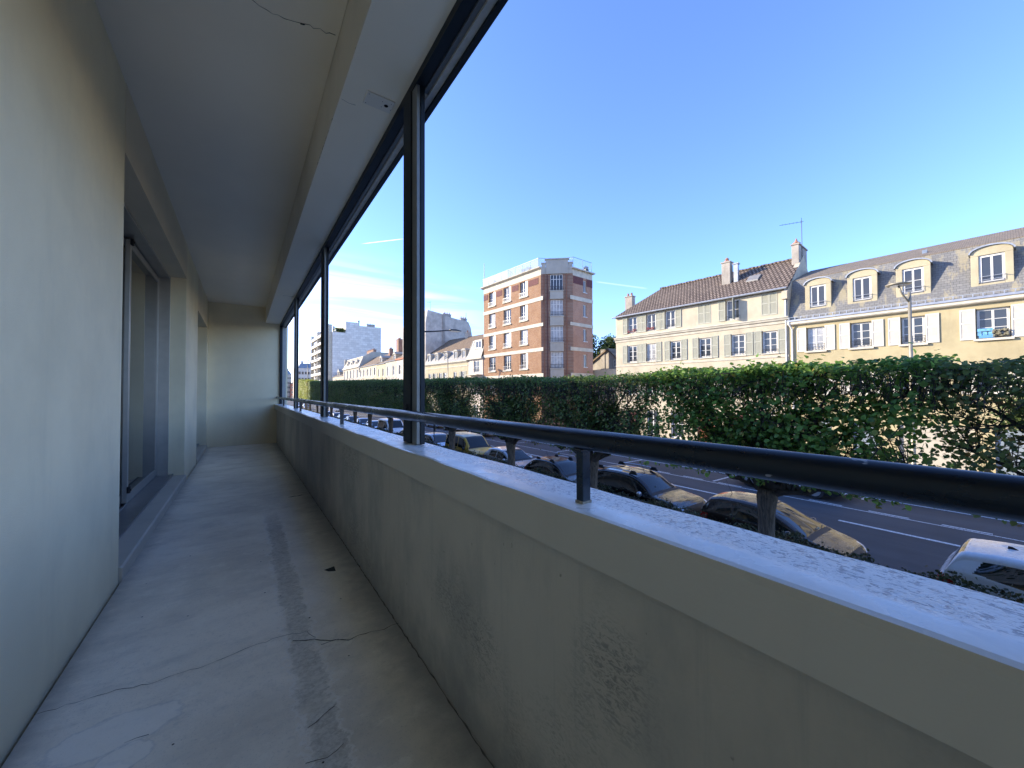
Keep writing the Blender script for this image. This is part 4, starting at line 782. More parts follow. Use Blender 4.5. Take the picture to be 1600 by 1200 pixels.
for a,b in ((16.65,18.15),(13.7,15.15),(10.7,12.2),(7.6,9.1)):
    f=MB(); y=c2[1]+.1; f.box(c2[0]+1.84,c2[0]+1.92,y,y+.06,z_(a),z_(b)); f.box(c2[0]+2.12,c2[0]+2.2,y,y+.06,z_(a),z_(b)); f.box(c2[0]+2.38,c2[0]+2.46,y,y+.06,z_(a),z_(b)); f.box(c2[0]+1.921,c2[0]+2.379,y,y+.05,z_(b)-.08,z_(b)); f.box(c2[0]+1.78,c2[0]+2.52,c2[1]-.08,c2[1]+.1,z_(a)-.09,z_(a)-.003); o=f.build('side_window',m_white,tw); p=MB(); p.box(c2[0]+1.9,c2[0]+2.4,y+.02,y+.03,z_(a),z_(b)); p.build('pane',m_pane,o)
g=MB(); g.box(c2[0]+.03,c2[0]+1.84,c2[1]-.02,c2[1]-.001,z_(17.45),z_(18.35)); g.box(c2[0]+2.46,c2[0]+SL,c2[1]-.02,c2[1]-.001,z_(17.45),z_(18.35)); g.build('maroon_panel',m_maroon,tw)
# cornice, parapet crown, terrace
g=MB(); g.box(-.0,.3,.02,S1,z_(18.55),z_(19.25)); 
for off,z0,z1 in ((.0,18.55,19.2),):
    p=[ch(.0,-.02),ch(CL,-.02),ch(CL,.3),ch(.0,.3)]; g.hexa([(*q,z_(18.6)) for q in p]+[(*q,z_(19.4)) for q in p])
g.box(c2[0],c2[0]+SL,c2[1]-.0,c2[1]+.3,z_(18.4),z_(19.15)); g.build('upper_band',m_trim,tw)
g=MB(); g.prism([(0,z_(19.25)),(-.34,z_(19.38)),(-.38,z_(19.5)),(.4,z_(19.5)),(.4,z_(19.25))],'y',-.1,S1+.35); g.build('cornice',m_trim,tw)
g=MB(); g.box(c2[0]-.25,c2[0]+SL+.25,c2[1]-.28,c2[1]+.3,z_(19.15),z_(19.3)); g.build('side_cornice',m_trim,tw)
g=MB(); cbox(g,.58,3.2,z_(18.6),z_(20.3),-.12,.3); cbox(g,.45,3.33,z_(20.3),z_(20.42),-.2,.35); cbox(g,.08,.55,z_(18.62),z_(19.85),-.06,.3); cbox(g,.02,.57,z_(19.85),z_(19.97),-.12,.34); cbox(g,3.23,3.7,z_(18.62),z_(19.85),-.06,.3); cbox(g,3.21,3.78,z_(19.85),z_(19.97),-.12,.34); g.build('corner_parapet',m_whitew,tw)
g=MB(); g.face([(.1,S1,z_(19.2)),(.1,.1,z_(19.2)),(*ch(CL,.1),z_(19.2)),(*sd(SL,.1),z_(19.2)),(DEP,S1,z_(19.2))]); g.build('roof_terrace',m_topt,tw)
g=MB(); cbox(g,.30,.42,0,z_(18.6),-.16,0); cbox(g,2.95,3.07,0,z_(18.6),-.1,0); g.build('corner_pilaster',m_brickr,tw)
g=MB(); g.tube([(*ch(.75,-.06),0),(*ch(.75,-.06),z_(18.5))],.05,6); g.build('downpipe',m_maroon,tw)
# terrace railing
m_tglass,nt,b=mat('terrace_glass'); b.inputs['Base Color'].default_value=(.75,.8,.85,1); b.inputs['Roughness'].default_value=.05; b.inputs['Alpha'].default_value=.32
rr=tag(empty('terrace_railing',(0,0,0)),'glass and metal railing round the roof terrace of the brick block','railing'); rr.parent=None; rr.matrix_world=Matrix.Translation((29.0,35.3,.1))@Matrix.Rotation(-math.atan(-.08),4,'Z')
path=[(-.1,S1+.1),(-.1,.3),ch(.6,.45),ch(3.1,.45),sd(.15,.1),sd(SL,.1)]; po=MB(); gl=MB()
for a,b_ in zip(path[:-1],path[1:]):
    l=math.hypot(b_[0]-a[0],b_[1]-a[1]); n=max(1,round(l/1.5)); po.tube([(*a,z_(20.62)),(*b_,z_(20.62))],.028,5); 
    for k in range(n+1):
        x,y=a[0]+(b_[0]-a[0])*k/n,a[1]+(b_[1]-a[1])*k/n; po.tube([(x,y,z_(19.3)),(x,y,z_(20.62))],.024,5)
    gl.face([(*a,z_(19.65)),(*b_,z_(19.65)),(*b_,z_(20.55)),(*a,z_(20.55))])
po.build('rail_post',m_zinc,rr); gl.build('glass_panel',m_tglass,rr)
def on_tw(x,y,z): return (Matrix.Translation((29.0,35.3,.1))@Matrix.Rotation(math.atan(.08),4,'Z'))@Vector((x,y,z_(z)))
def potted(x,y,z,h,label,m=None,seed=1):
    p=MB(); p.lathe([(.13,0),(.2,.32),(.22,.34),(.19,.35),(.0,.33)],(0,0,0),sides=10); o=p.build('potted_plant',m_pot); o.location=on_tw(x,y,z); tag(o,label,'potted plant','plants on the roof terrace of the brick block')
    q=np.random.default_rng(seed); n=140; P=q.normal(0,1,(n,3))*np.array([.2,.2,h*.25])+np.array([0,0,.35+h*.5]); link('foliage',leaves((P,q.normal(0,1,(n,3)),q.normal(0,1,(n,3)),.12*q.uniform(.6,1.2,n)),'foliage',m_tree),o)
potted(.45,2.6,19.5,.5,'terracotta pot nearest the chamfered corner on the brick roof terrace',seed=2); potted(.45,3.6,19.5,.4,'second terracotta pot from the chamfered corner on the brick roof terrace',seed=3); potted(.4,6.3,19.5,.9,'pot with a taller green plant midway along the brick roof terrace',seed=4); potted(.45,9.8,19.5,.5,'low green pot plant near the white pole on the brick roof terrace',seed=5)
g=MB(); g.box(-.25,.25,-.25,.25,0,.5); g.lathe([(.30,.5),(.34,.75),(.0,.9)],(0,0,0),sides=10); g.box(-.03,.03,-.03,.03,.9,1.0); o=g.build('barbecue',m_iron,bevel=.03); o.location=on_tw(c2[0]+3.0,c2[1]+.5,19.3); tag(o,'dark covered barbecue at the right end of the brick roof terrace','barbecue')
g=MB(); g.lathe([(.10,0),(.06,.6),(.035,2.6),(.0,2.62)],(0,0,0),sides=8); o=g.build('roof_pole',m_white); o.location=on_tw(.1,S1,20.4); tag(o,'white tapering pole at the left end of the brick roof terrace','pole')
# ---------------- smaller houses farther along the street
def simple_house(root,s0,s1,ez,wins,mw,roof=None,ridge=None,depth=8,mroof=None,hip0=0,hip1=0,pane=None,wallm=None,wd=.18,rx=4):
    W_=MB(); wall_holes(W_,s0,s1,0,ez,wins,0,wd); W_.face([(depth,s0,0),(depth,s1,0),(depth,s1,ez),(depth,s0,ez)]); W_.face([(0,s0,0),(depth,s0,0),(depth,s0,ez),(0,s0,ez)]); W_.face([(0,s1,0),(0,s1,ez),(depth,s1,ez),(depth,s1,0)]); W_.face([(.01,s0,ez-.01),(depth,s0,ez-.01),(depth,s1,ez-.01),(.01,s1,ez-.01)])
    W_.build('wall',mw,root); i_=MB(); i_.box(.4,.44,s0+.05,s1-.05,0,ez-.05); i_.build('interior',m_inside,root)
    for k,(a,b,c,d) in enumerate(wins): window(root,a+.01,b-.01,c,d,.1,1,pane=m_panec if k%4==2 else m_pane)
    if ridge:
        e=.18; r=MB(); A=(-e,s0-.05,ez-.03); B=(-e,s1+.05,ez-.03); C1=(rx,s1+.05-hip1,ridge); D=(rx,s0-.05+hip0,ridge); Bk=(depth+e,s1+.05,ez-.03); Ak=(depth+e,s0-.05,ez-.03)
        r.face([A,D,C1,B]); r.face([B,C1,Bk]); r.face([Bk,C1,D,Ak]); r.face([A,Ak,D]); ro=r.build('roof',mroof,root); g=MB(); g.tube([(-e-.02,s0,ez-.04),(-e-.02,s1,ez-.04)],.06,6); g.build('gutter',m_zinc,root); return ro
# narrow house against the brick block
nh=root_on((28.0,47.2),-.1,'narrow house with a pale metal mansard between the brick block and the dormer house')
simple_house(nh,.02,3.68,z_(9.4),[(.9,2.25,z_(7.45),z_(9.2)),(1.2,2.4,.02,2.7),(.9,2.25,z_(4.2),z_(6.))],m_pinkw)
r=MB(); r.face([(-.25,.02,z_(9.75)),(.75,.02,z_(12.3)),(.75,3.6,z_(12.3)),(-.25,3.6,z_(9.75))]); r.face([(.75,.02,z_(12.3)),(7,.02,z_(12.9)),(7,3.6,z_(12.9)),(.75,3.6,z_(12.3))]); r.face([(-.25,3.6,z_(9.75)),(.75,3.6,z_(12.3)),(7,3.6,z_(12.9)),(7,3.6,z_(9.4))]); ro=r.build('roof',m_metal,nh)
r=MB()
for k in range(8): y=.1+k*.48; r.hexa([(-.27,y,z_(9.75)),(-.27,y+.05,z_(9.75)),(-.2,y+.05,z_(9.75)),(-.2,y,z_(9.75)),(.68,y,z_(12.3)),(.68,y+.05,z_(12.3)),(.74,y+.05,z_(12.3)),(.74,y,z_(12.3))])
r.build('standing_seams',m_metal,ro); g=MB(); g.box(-.32,.3,-.0,3.75,z_(9.4),z_(9.74)); g.build('cornice',m_trim,nh)
d=MB(); d.box(.1,1.4,.35,.5,z_(10.9),z_(12.1)); d.box(.1,1.4,1.9,2.05,z_(10.9),z_(12.1)); d.box(.06,1.4,.3,2.1,z_(12.1),z_(12.2)); dm=d.build('dormer',m_metal,nh); window(nh,.5,1.9,z_(10.95),z_(12.08),.14,0)
rail_guard(nh,.9,2.25,z_(7.45),.5,-.1,7); g=MB(); g.box(-1.0,.0,.2,3.2,z_(7.05),z_(7.15)); g.build('balcony_slab',m_trim,nh); chimney(nh,3,3.8,.1,.8,z_(12.3),z_(14.1),m_oldwall,0)
# dormer house
mh=root_on((28.0,47.2),-.1,'yellow house with five small dormers under a big brown roof left of the brick block')
simple_house(mh,3.75,16.9,z_(9.3),[(a,a+.9,z_(6.1),z_(7.8)) for a in (4.75,6.9,9.95,11.4,13.3,15.0)]+[(a,a+.9,.3,2.6) for a in (5,8,11,14)],m_yelw)
for a in (4.75,9.95,13.3): shutter(mh,a-.5,z_(6.1),.48,1.7,m_shutg); shutter(mh,a+.92,z_(6.1),.48,1.7,m_shutg)
g=MB(); g.prism([(0,z_(9.05)),(-.3,z_(9.3)),(-.3,z_(9.45)),(.1,z_(9.5)),(.1,z_(9.05))],'y',3.75,16.9); g.build('cornice',m_trim,mh); g=MB(); g.box(-.06,0,3.75,16.9,z_(8.55),z_(8.7)); g.build('string_course',m_trim,mh)
r=MB(); r.face([(-.15,3.75,z_(9.48)),(1.2,3.75,z_(11.45)),(1.2,17.6,z_(11.5)),(-.15,16.95,z_(9.48))]); r.face([(-.15,16.95,z_(9.48)),(1.2,17.6,z_(11.5)),(8,17.6,z_(9.5))]); r.build('mansard',m_metal,mh)
r=MB(); r.face([(1.1,3.6,z_(11.4)),(5.5,3.6,z_(14.2)),(5.5,19.5,z_(14.4)),(1.1,17.8,z_(11.45))]); r.face([(5.5,3.6,z_(14.2)),(10,3.6,z_(9.5)),(10,17.8,z_(9.5)),(5.5,19.5,z_(14.4))]); r.face([(1.1,3.6,z_(11.4)),(10,3.6,z_(9.5)),(5.5,3.6,z_(14.2))]); r.build('roof',m_rooftan,mh)
for c in (15.85,13.3,10.35,7.4,5.1):
    d=MB(); d.box(.12,1.5,c-.55,c-.38,z_(9.85),z_(11.05)); d.box(.12,1.5,c+.38,c+.55,z_(9.85),z_(11.05)); arc=[(c+.62*math.cos(a),z_(11.0)+.32*math.sin(a)) for a in [math.pi*i/8 for i in range(9)]]; d.prism(arc,'x',.05,1.6); d.box(.05,.5,c-.55,c+.55,z_(9.75),z_(9.86)); d.build('dormer',m_whitew,mh); window(mh,c-.38,c+.38,z_(9.87),z_(10.99),.2,0)
chimney(mh,4.9,5.5,11.2,11.8,z_(13.6),z_(14.9),m_whitew,1); chimney(mh,4.9,5.4,3.8,4.4,z_(13.6),z_(15.1),m_oldwall,0)
aerial(Matrix.Translation((28,47.2,0))@Matrix.Rotation(math.atan(.1),4,'Z')@Vector((5.1,4.,15.)),1.9,R(60),'rooftop aerial on the chimney between dormer house and brick block',1.)
# weathered gable block behind it
gb=root_on((28.0,47.2),-.1,'tall block with a weathered bare gable wall behind the dormer house','building','gable_building')
W_=MB(); prof=[(0.4,0),(11,0),(11,z_(12.5)),(10.2,z_(17.0)),(9.6,z_(18.2)),(6.6,z_(18.5)),(4.4,z_(18.8)),(4.2,z_(19.0)),(.8,z_(19.4)),(.4,z_(17.))]; W_.prism(prof,'y',17.7,27); W_.build('wall',m_gable,gb)
W_=MB(); W_.box(3.9,4.3,17.5,17.69,0,z_(19.2)); W_.build('flue_pipe',m_oldwall,gb)
for k,(x,z) in enumerate(((4.6,18.7),(8.2,18.3))): chimney(gb,x,x+1.4,18.2,18.8,z_(z-.3),z_(z+.5),m_oldwall,3)
for z0 in (4.2,7.4,10.6,13.8): [window(gb,a,a+1.1,z_(z0),z_(z0+1.9),.36,1) for a in (18.6,20.8,23.2,25.4)]
g=MB(); g.tube([(9.2,18,z_(17.1)),(9.2,18,z_(20))],.09,6); g.build('stove_pipe',m_zinc,gb); aerial(Matrix.Translation((28,47.2,0))@Matrix.Rotation(math.atan(.1),4,'Z')@Vector((1.8,18.5,19.6)),1.6,R(10),'rooftop aerial on the weathered gable block',1.)
# ---------------- the row, farther left
P0=(26.2,64.); SLP=-.02
def row_house(label,s0,s1,ez,rz,mw,mr,wr,zw,n,hw=1.7,sh=None,name='house',dx=0,**k):
    o=root_on((P0[0]+dx,P0[1]),SLP,label); w_=(s1-s0)/n; wins=[]
    for i in range(n): c=s0+w_*(i+.5); wins+= [(c-wr/2,c+wr/2,z_(zw),z_(zw+hw)),(c-wr/2,c+wr/2,z_(zw-3.2),z_(zw-3.2+hw))]+([(c-wr/2,c+wr/2,.3,2.6)] if i%2 else [])
    ro=simple_house(o,s0,s1,z_(ez),wins,mw,None,z_(rz) if rz else None,9,mr,**k)
    if sh:
        for a,b,c,d in wins:
            if c>3.5: shutter(o,a-.48,c,.46,d-c,sh); shutter(o,b+.02,c,.46,d-c,sh)
    return o
h5=row_house('pale house with an orange edged roof just left of the thick mullion',3,14.4,11.45,14.2,m_pinkw,m_rooftan,1.1,8.2,3,2.0,m_shutw); g=MB(); g.box(-.3,.1,3,14.4,z_(11.2),z_(11.46)); g.build('roof_edge',m_redroof,h5); chimney(h5,2.5,3.3,10,11.2,z_(13),z_(16.4),m_oldwall,1); chimney(h5,3.5,4.3,4,5,z_(13),z_(15.6),m_chim,2)
h4=row_house('cream house with brown roof, two dormers and a tall brick chimney in the row',14.5,21.5,11.3,14.0,m_whitew,m_rooftan,1.1,8.2,2,2.0); h4b=row_house('yellow fronted house with brown roof beside the tall brick chimney',21.55,27.6,11.1,13.9,m_yelw,m_rooftan,1.1,8.2,2,1.8)
chimney(h4,2.4,3.4,20.0,21.6,z_(12.5),z_(16.4),m_chim,5)
for hh,c,t in ((h4,17.2,13.3),(h4b,26.2,13.2)):
    d=MB(); d.box(.5,3.2,c-.8,c-.55,z_(11.2),z_(t-.6)); d.box(.5,3.2,c+.55,c+.8,z_(11.2),z_(t-.6)); d.prism([(c-1.0,z_(t-.6)),(c,z_(t)),(c+1.0,z_(t-.6))],'x',.4,3.6); d.box(.5,.9,c-.8,c+.8,z_(11.1),z_(11.4)); d.build('dormer',m_whitew,hh); window(hh,c-.55,c+.55,z_(11.4),z_(12.6),.6,1)
chimney(h4b,2.6,3.5,26.4,27.4,z_(12.5),z_(14.9),m_chim,2)
sk=MB(); sk.hexa([(2.4,15.2,z_(12.95)),(2.4,17.,z_(12.95)),(3.4,17.,z_(13.6)),(3.4,15.2,z_(13.6)),(2.4,15.2,z_(13.1)),(2.4,17.,z_(13.1)),(3.4,17.,z_(13.75)),(3.4,15.2,z_(13.75))]); sk.build('solar_panel',m_greyblue,h4)
h3=row_house('cream house with five shuttered windows and a plain brown roof in the row',27.7,42.9,11.2,14.1,m_cream,m_rooftan,1.1,8.7,5,1.8,m_shutw,hip1=0)
h2=row_house('white house with three dormers in a pale mansard beside the brick stack',43.0,61.0,11.5,None,m_whitew,None,1.3,8.5,5,2.4)
r=MB(); r.face([(-.2,43,z_(11.5)),(1.1,43,z_(14.1)),(1.1,60.5,z_(14.3)),(-.2,61,z_(11.5))]); r.face([(1.1,43,z_(14.1)),(9,43,z_(14.6)),(9,60.5,z_(14.8)),(1.1,60.5,z_(14.3))]); r.face([(-.2,61,z_(11.5)),(1.1,60.5,z_(14.3)),(9,60.5,z_(14.8)),(9,61,z_(11.5))]); r.build('mansard',m_whitew,h2); g=MB(); g.box(-.35,.1,43,61,z_(11.35),z_(11.6)); g.box(.9,1.3,43,60.6,z_(14.1),z_(14.35)); g.build('cornice',m_trim,h2)
for c in (46.5,51.5,56.5):
    d=MB(); arc=[(c+1.1*math.cos(a),z_(13.0)+.7*math.sin(a)) for a in [math.pi*i/8 for i in range(9)]]; d.prism(arc,'x',.1,1.6); d.box(.15,1.5,c-1.0,c-.65,z_(11.7),z_(13.0)); d.box(.15,1.5,c+.65,c+1.0,z_(11.7),z_(13.0)); d.build('dormer',m_whitew,h2); window(h2,c-.65,c+.65,z_(11.75),z_(13.),.3,1)
g=MB(); g.prism([(-.2,z_(11.5)),(.9,z_(14.2)),(3.2,z_(15.6)),(9,z_(15.6)),(9,z_(10)),(-.2,z_(10))],'y',42.5,43.0); g.build('fire_wall',m_whitew,h2); chimney(h2,3.6,4.4,42.8,49.,z_(14.2),z_(16.2),m_chim,6); g=MB(); g.prism([(.2,z_(11.5)),(.4,z_(14.6)),(3,z_(14.9)),(3,z_(11.5))],'y',60.6,61.1); g.build('gable_parapet',m_whitew,h2)
h1=row_house('low house with tan roof and one dormer beside the white mansard house',61.2,77.,9.8,11.9,m_cream,m_rooftan,1.2,6.6,4,1.6)
d=MB(); d.box(.5,3,68.4,68.9,z_(9.9),z_(11.2)); d.box(.5,3,70.8,71.3,z_(9.9),z_(11.2)); d.prism([(68.2,z_(11.2)),(69.8,z_(12.3)),(71.5,z_(11.2))],'x',.4,3.4); d.build('dormer',m_whitew,h1); window(h1,68.9,70.8,z_(10),z_(11.2),.6,1); g=MB(); g.prism([(64,z_(11.2)),(66.,z_(13.4)),(68,z_(11.2))],'x',2.5,5.); g.build('rear_gable',m_rooftan,h1)
# far residential tower with bare stone flank
ft=root_on((24.68,140.15),SLP,'tall balconied apartment tower with a blank white stone flank at the end of the row','tower','apartment_tower')
W_=MB(); W_.box(.0,4.15,0,22,0,z_(25.1)); W_.box(4.15,16.1,0,22,0,z_(27.9)); W_.box(4.2,8.6,.5,18,z_(27.9),z_(29.0)); W_.build('wall',m_stonew,ft)
W_=MB(); W_.box(0.2,12,22.01,37,0,z_(24.3)); W_.build('rear_wing',m_stonew,ft)
g=MB()
for z0 in np.arange(2.6,25,2.78): 
    for a,b in ((1.2,10.5),(11.5,21.5),(23,36)): g.box(-1.15,-.01,a,b,z0,z0+.16); 
    for a in (1.2,10.4,11.5,21.4,23,36): g.box(-1.12,-.02,a-.07,a+.07,z0+.161,z0+2.77)
g.build('balcony_slabs',m_trim,ft); g=MB(); [g.box(-1.12,-1.07,a,b,z0+.17,z0+1.05) for z0 in np.arange(2.6,24.9,2.78) for a,b in ((1.3,10.3),(11.6,21.3),(23.1,35.9))]; g.build('balcony_railings',plain('balcony_panel',(.45,.45,.42),.6),ft)
for z0 in np.arange(2.9,24,2.78): [window(ft,a,a+2.2,float(z0),float(z0)+1.9,-.05,0,pane=m_panec if int(a+z0)%3==0 else m_pane) for a in (2.5,7.,13.,17.5,25.,31.)]
for x,y0,z,h in ((1.2,1.0,25.1,1.6),(1.2,5,25.1,2.7),(8.8,2,27.9,2.2)): c=MB(); c.lathe([(.35,0),(.35,h*.75),(.45,h*.78),(.3,h)],(x,y0,z_(z)),sides=10); c.build('roof_vent',m_zinc,ft)
chimney(ft,11.2,14,.3,1.1,z_(27.9),z_(28.7),m_oldwall,5); q=np.random.default_rng(3); n=500; link('roof_garden',leaves((np.stack([q.uniform(1,4,n),q.uniform(.2,4,n),z_(25.2)+q.random(n)*1.4],1),q.normal(0,1,(n,3)),q.normal(0,1,(n,3)),.5*q.uniform(.6,1.2,n)),'roof_garden',m_tree),ft)
# blocks closing the street
def far_block(loc,w,d,h,mw,mr,label,rows=5,n=6,rh=2.5):
    o=tag(empty('far_building',loc),label,'building'); b=MB(); b.box(0,w,0,d,0,h); b.build('wall',mw,o); r=MB(); r.hexa([(-.2,-.2,h),(w+.2,-.2,h),(w+.2,d,h),(-.2,d,h),(1.2,1.2,h+rh),(w-1.2,1.2,h+rh),(w-1.2,d-1.2,h+rh),(1.2,d-1.2,h+rh)]); r.build('roof',mr,o)
    for i in range(n):
        for k in range(rows):
            x=w*(i+.5)/n; zc=1+k*(h-1.2)/rows; f=MB(); f.box(x-.6,x+.6,-.06,-.0,zc,zc+1.7); wo_=f.build('window',m_white,o); p=MB(); p.box(x-.5,x+.5,-.08,-.061,zc+.1,zc+1.6); p.build('pane',m_pane,wo_)
    for k in range(2): chimney(o,w*(.2+.5*k),w*(.2+.5*k)+1.,3,4,h+rh-.3,h+rh+1.2,m_oldwall,2)
    return o
far_block((23.7,229,0),8.5,25,17.6,m_pinkw,m_greyblue,'pale block with blue grey roof closing the street beyond the white tower'); far_block((33,238,0),12,20,12,m_cream,m_rooftan,'lower cream block behind the foot of the white tower',4)
far_block((19,300,0),8.,25,17,m_whitew,m_greyblue,'farthest pale block with grey roof beside the end wall'); far_block((26.3,292,0),5,8,10.5,m_redroof,m_rooftan,'small orange building at the far end of the street',3,3,1.2); far_block((2,330,0),17,20,15,m_cream,m_greyblue,'cream block across the very end of the street',5,9)
# low garden house right of the brick block
lh=tag(empty('garden_house',(45,36.6,.1)),'low stone house with a gabled tile roof right of the brick block','house')
W_=MB(); W_.prism([(0,0),(6,0),(6,z_(9.1)),(2.3,z_(10.9)),(0,z_(8.7))],'x',0,8); W_.build('wall',m_oldwall,lh); r=MB(); r.hexa([(-.3,6.3,z_(8.7)),(8,6.3,z_(8.7)),(8,2.3,z_(10.85)),(-.3,2.3,z_(10.85)),(-.3,6.3,z_(8.95)),(8,6.3,z_(8.95)),(8,2.3,z_(11.1)),(-.3,2.3,z_(11.1))]); r.hexa([(-.3,-.3,z_(8.45)),(8,-.3,z_(8.45)),(8,2.29,z_(10.85)),(-.3,2.29,z_(10.85)),(-.3,-.3,z_(8.7)),(8,-.3,z_(8.7)),(8,2.29,z_(11.1)),(-.3,2.29,z_(11.1))]); r.build('roof',m_rooftan,lh); chimney(lh,-.1,.5,3.0,3.8,z_(7.0),z_(10.9),m_oldwall,0); window(lh,.6,1.3,z_(8.2),z_(9.3),-.06,1)
gw=MB(); gw.box(36,36.4,26,36,.1,z_(7.4)); o=gw.build('garden_wall',m_cream); tag(o,'plain cream wall between the brick block and the long cream house','wall')
# ================================================================== cars
def paint(name,c,rough=.25,metal=.0,dust=.25):
    m,nt,b=mat(name); v=coords(nt,world=True); f=noise(nt,v,3.,6,.65); d=ramp(nt,f,.45,.75)
    nt.links.new(mixc(nt,M_(nt,'MULTIPLY',d,dust),c,(.30,.28,.25)),b.inputs['Base Color']); b.inputs['Metallic'].default_value=metal
    nt.links.new(M_(nt,'ADD',M_(nt,'MULTIPLY',d,.25),rough),b.inputs['Roughness']); b.inputs['Coat Weight'].default_value=.6; b.inputs['Coat Roughness'].default_value=.08; return m
m_cglass=plain('car_glass',(.012,.016,.018),.03,0,.7); m_trimb=plain('black_plastic',(.018,.018,.019),.55); m_chrome=plain('chrome',(.7,.7,.7),.15,1.); m_tyre=plain('tyre_rubber',(.02,.02,.02),.8); m_rim=plain('alloy_rim',(.45,.46,.48),.3,.8); m_lampc=plain('headlamp_glass',(.55,.58,.62),.08,.2,.7); m_lampr=plain('tail_lamp_red',(.40,.015,.015),.12,0,.7); m_plate=plain('number_plate',(.75,.75,.72),.5); m_silverrail=plain('silver_rail',(.55,.56,.58),.3,.7)
def lerp(P,y):
    return float(np.interp(y,[p[0] for p in P],[p[1] for p in P]))
def smooth_prof(P,y,s=.10): return sum(lerp(P,y+d)*w for d,w in ((-s,.25),(0,.5),(s,.25)))
def car(name,label,cat,loc,rz,L,Wd,top,belt,paintm,cowl,rf,rr_,tail,fw,rw,wr=.31,pillars=(),cpill=None,rails=None,antenna=None,group=None,trim=False,mirror=None,roofm=None,rearlamp=(.72,1.05),headlamp=(.60,.78),side0=None,tumble=.17,panelrear=None,wiper=False):
    """body lofted from its side profile; y=0 is the nose, +y towards the tail"""
    root=tag(empty(name,loc,rz),label,cat,group)
    st=np.concatenate([[0,.015,.04,.08],np.arange(.12,L-.12,.024),[L-.10,L-.05,L-.02,L]])
    NL,NU,NC,NT=16,20,7,16; rings=[];info=[]
    for y in st:
        t=smooth_prof(top,y,.11 if y>.3 and y<L-.45 else .04 if y>.1 and y<L-.1 else 0.); b=min(lerp(belt,y),t-.015)
        ef=max(0,1-y/.55); er=max(0,1-(L-y)/.40); w=Wd/2*(1-.22*ef**2.4-.11*er**2.6); z0=.20+.10*max(0,1-y/.25)+.14*max(0,1-(L-y)/.3)
        h=t-b; k=min(1,h/.38); k=k*k*(3-2*k); tum=tumble*k; r=max(.025,min(.13,.42*h)); ring=[]
        for i in range(NL): 
            z=z0+(b-z0)*i/(NL-1); q_=(z-.58)/.5; ring.append((w*(1-.05*q_*q_-.03*(z<.3)),z,0))
        wb=ring[-1][0]; xe=wb*(1-tum)
        for i in range(1,NU+1):
            f=i/NU; z=b+(t-r-b)*f; ring.append((wb*(1-tum*f**1.15),z,1))
        rx=min(.16,.10+r*.6)
        for i in range(1,NC+1):
            a=math.pi/2*i/NC; ring.append((xe-rx*(1-math.cos(a)),t-r+r*math.sin(a),2))
        xt=ring[-1][0]
        for i in range(1,NT+1): f=i/NT; ring.append((xt*(1-f),t+.025*(1-(1-f)**2)*(1 if h>.1 else .8),3))
        rings.append(ring); info.append((y,t,b,h))
    n=len(rings[0]); V=[];
    for (y,*_),ring in zip(info,rings):
        for x,z,_ in ring: V.append((x,y,z))
        for x,z,_ in reversed(ring[:-1]): V.append((-x,y,z))
    m=2*n-1; out={k:[] for k in ('body','windscreen','rear_window','side_window_a','side_window_b','headlight_a','headlight_b','tail_light_a','tail_light_b','grille','trim','arch','roof')}
    for i in range(len(st)-1):
        for k in range(m-1):
            f=(i*m+k,i*m+k+1,(i+1)*m+k+1,(i+1)*m+k); P=[V[j] for j in f]; x=sum(p[0] for p in P)/4; y=sum(p[1] for p in P)/4; z=sum(p[2] for p in P)/4
            kk=k if k<n-1 else m-2-k; seg=rings[i][min(kk+1,n-1)][2]; t=(info[i][1]+info[i+1][1])/2; b=(info[i][2]+info[i+1][2])/2; h=t-b
            side='a' if x<0 else 'b'; key='body'
            if min(math.hypot(y-c,z-wr) for c in (fw,rw))<wr+.055 and seg<=1 and abs(x)>Wd*.33: key='arch'
            elif seg>=2 and (cowl-.03<y<=cowl+.09 or rf-.03<=y<rf+.01) and abs(x)<Wd*.44: key='trim'
            elif seg==2 and cowl<y<rf and kk==min(n-1,NL+NU+NC-2): key='trim'
            elif seg==3 and cowl+.09<y<rf-.03 and h>.03: key='windscreen'
            elif seg>=2 and seg==3 and rr_+.02<y<tail-.03 and z>lerp(belt,y)+.03 and h>.02: key='rear_window'
            elif seg==1 and h>.13 and z>b+.035 and z<t-.09-.02*0:
                sl=(z-b)/max(.01,h); ys=cowl+.42 if side0 is None else side0; ye=(rr_ if cpill is None else cpill)-.10*sl*2
                if ys<y<ye and not any(abs(y-p)<.035 for p in pillars): key='side_window_'+side
            elif y<.42 and headlamp[0]<z<headlamp[1]+.06*y and abs(x)>Wd*.27+.25*y*0 and (seg<=2): key='headlight_'+side
            elif y<.13 and abs(x)<Wd*.28 and headlamp[0]-.12<z<headlamp[1]-.03: key='grille'
            elif y>L-.30 and rearlamp[0]<z<rearlamp[1] and abs(x)>Wd*.36: key='tail_light_'+side
            elif z<(.42 if trim else .30): key='trim'
            elif roofm and seg>=2 and rf<y<rr_: key='roof'
            out[key].append(f)
    for e,i in ((0,0),(1,len(st)-1)):
        f=[i*m+k for k in range(m)]; out['body' if e else 'grille'].append(tuple(f if e==0 else reversed(f)))
    mats=dict(body=paintm,windscreen=m_cglass,rear_window=m_cglass,side_window_a=m_cglass,side_window_b=m_cglass,headlight_a=m_lampc,headlight_b=m_lampc,tail_light_a=m_lampr,tail_light_b=m_lampr,grille=m_trimb,trim=m_trimb,arch=m_trimb,roof=roofm or paintm)
    nm=dict(side_window_a='side_window',side_window_b='side_window',headlight_a='headlight',headlight_b='headlight',tail_light_a='tail_light',tail_light_b='tail_light',trim='lower_trim',arch='wheel_arch')
    Va=np.array(V)
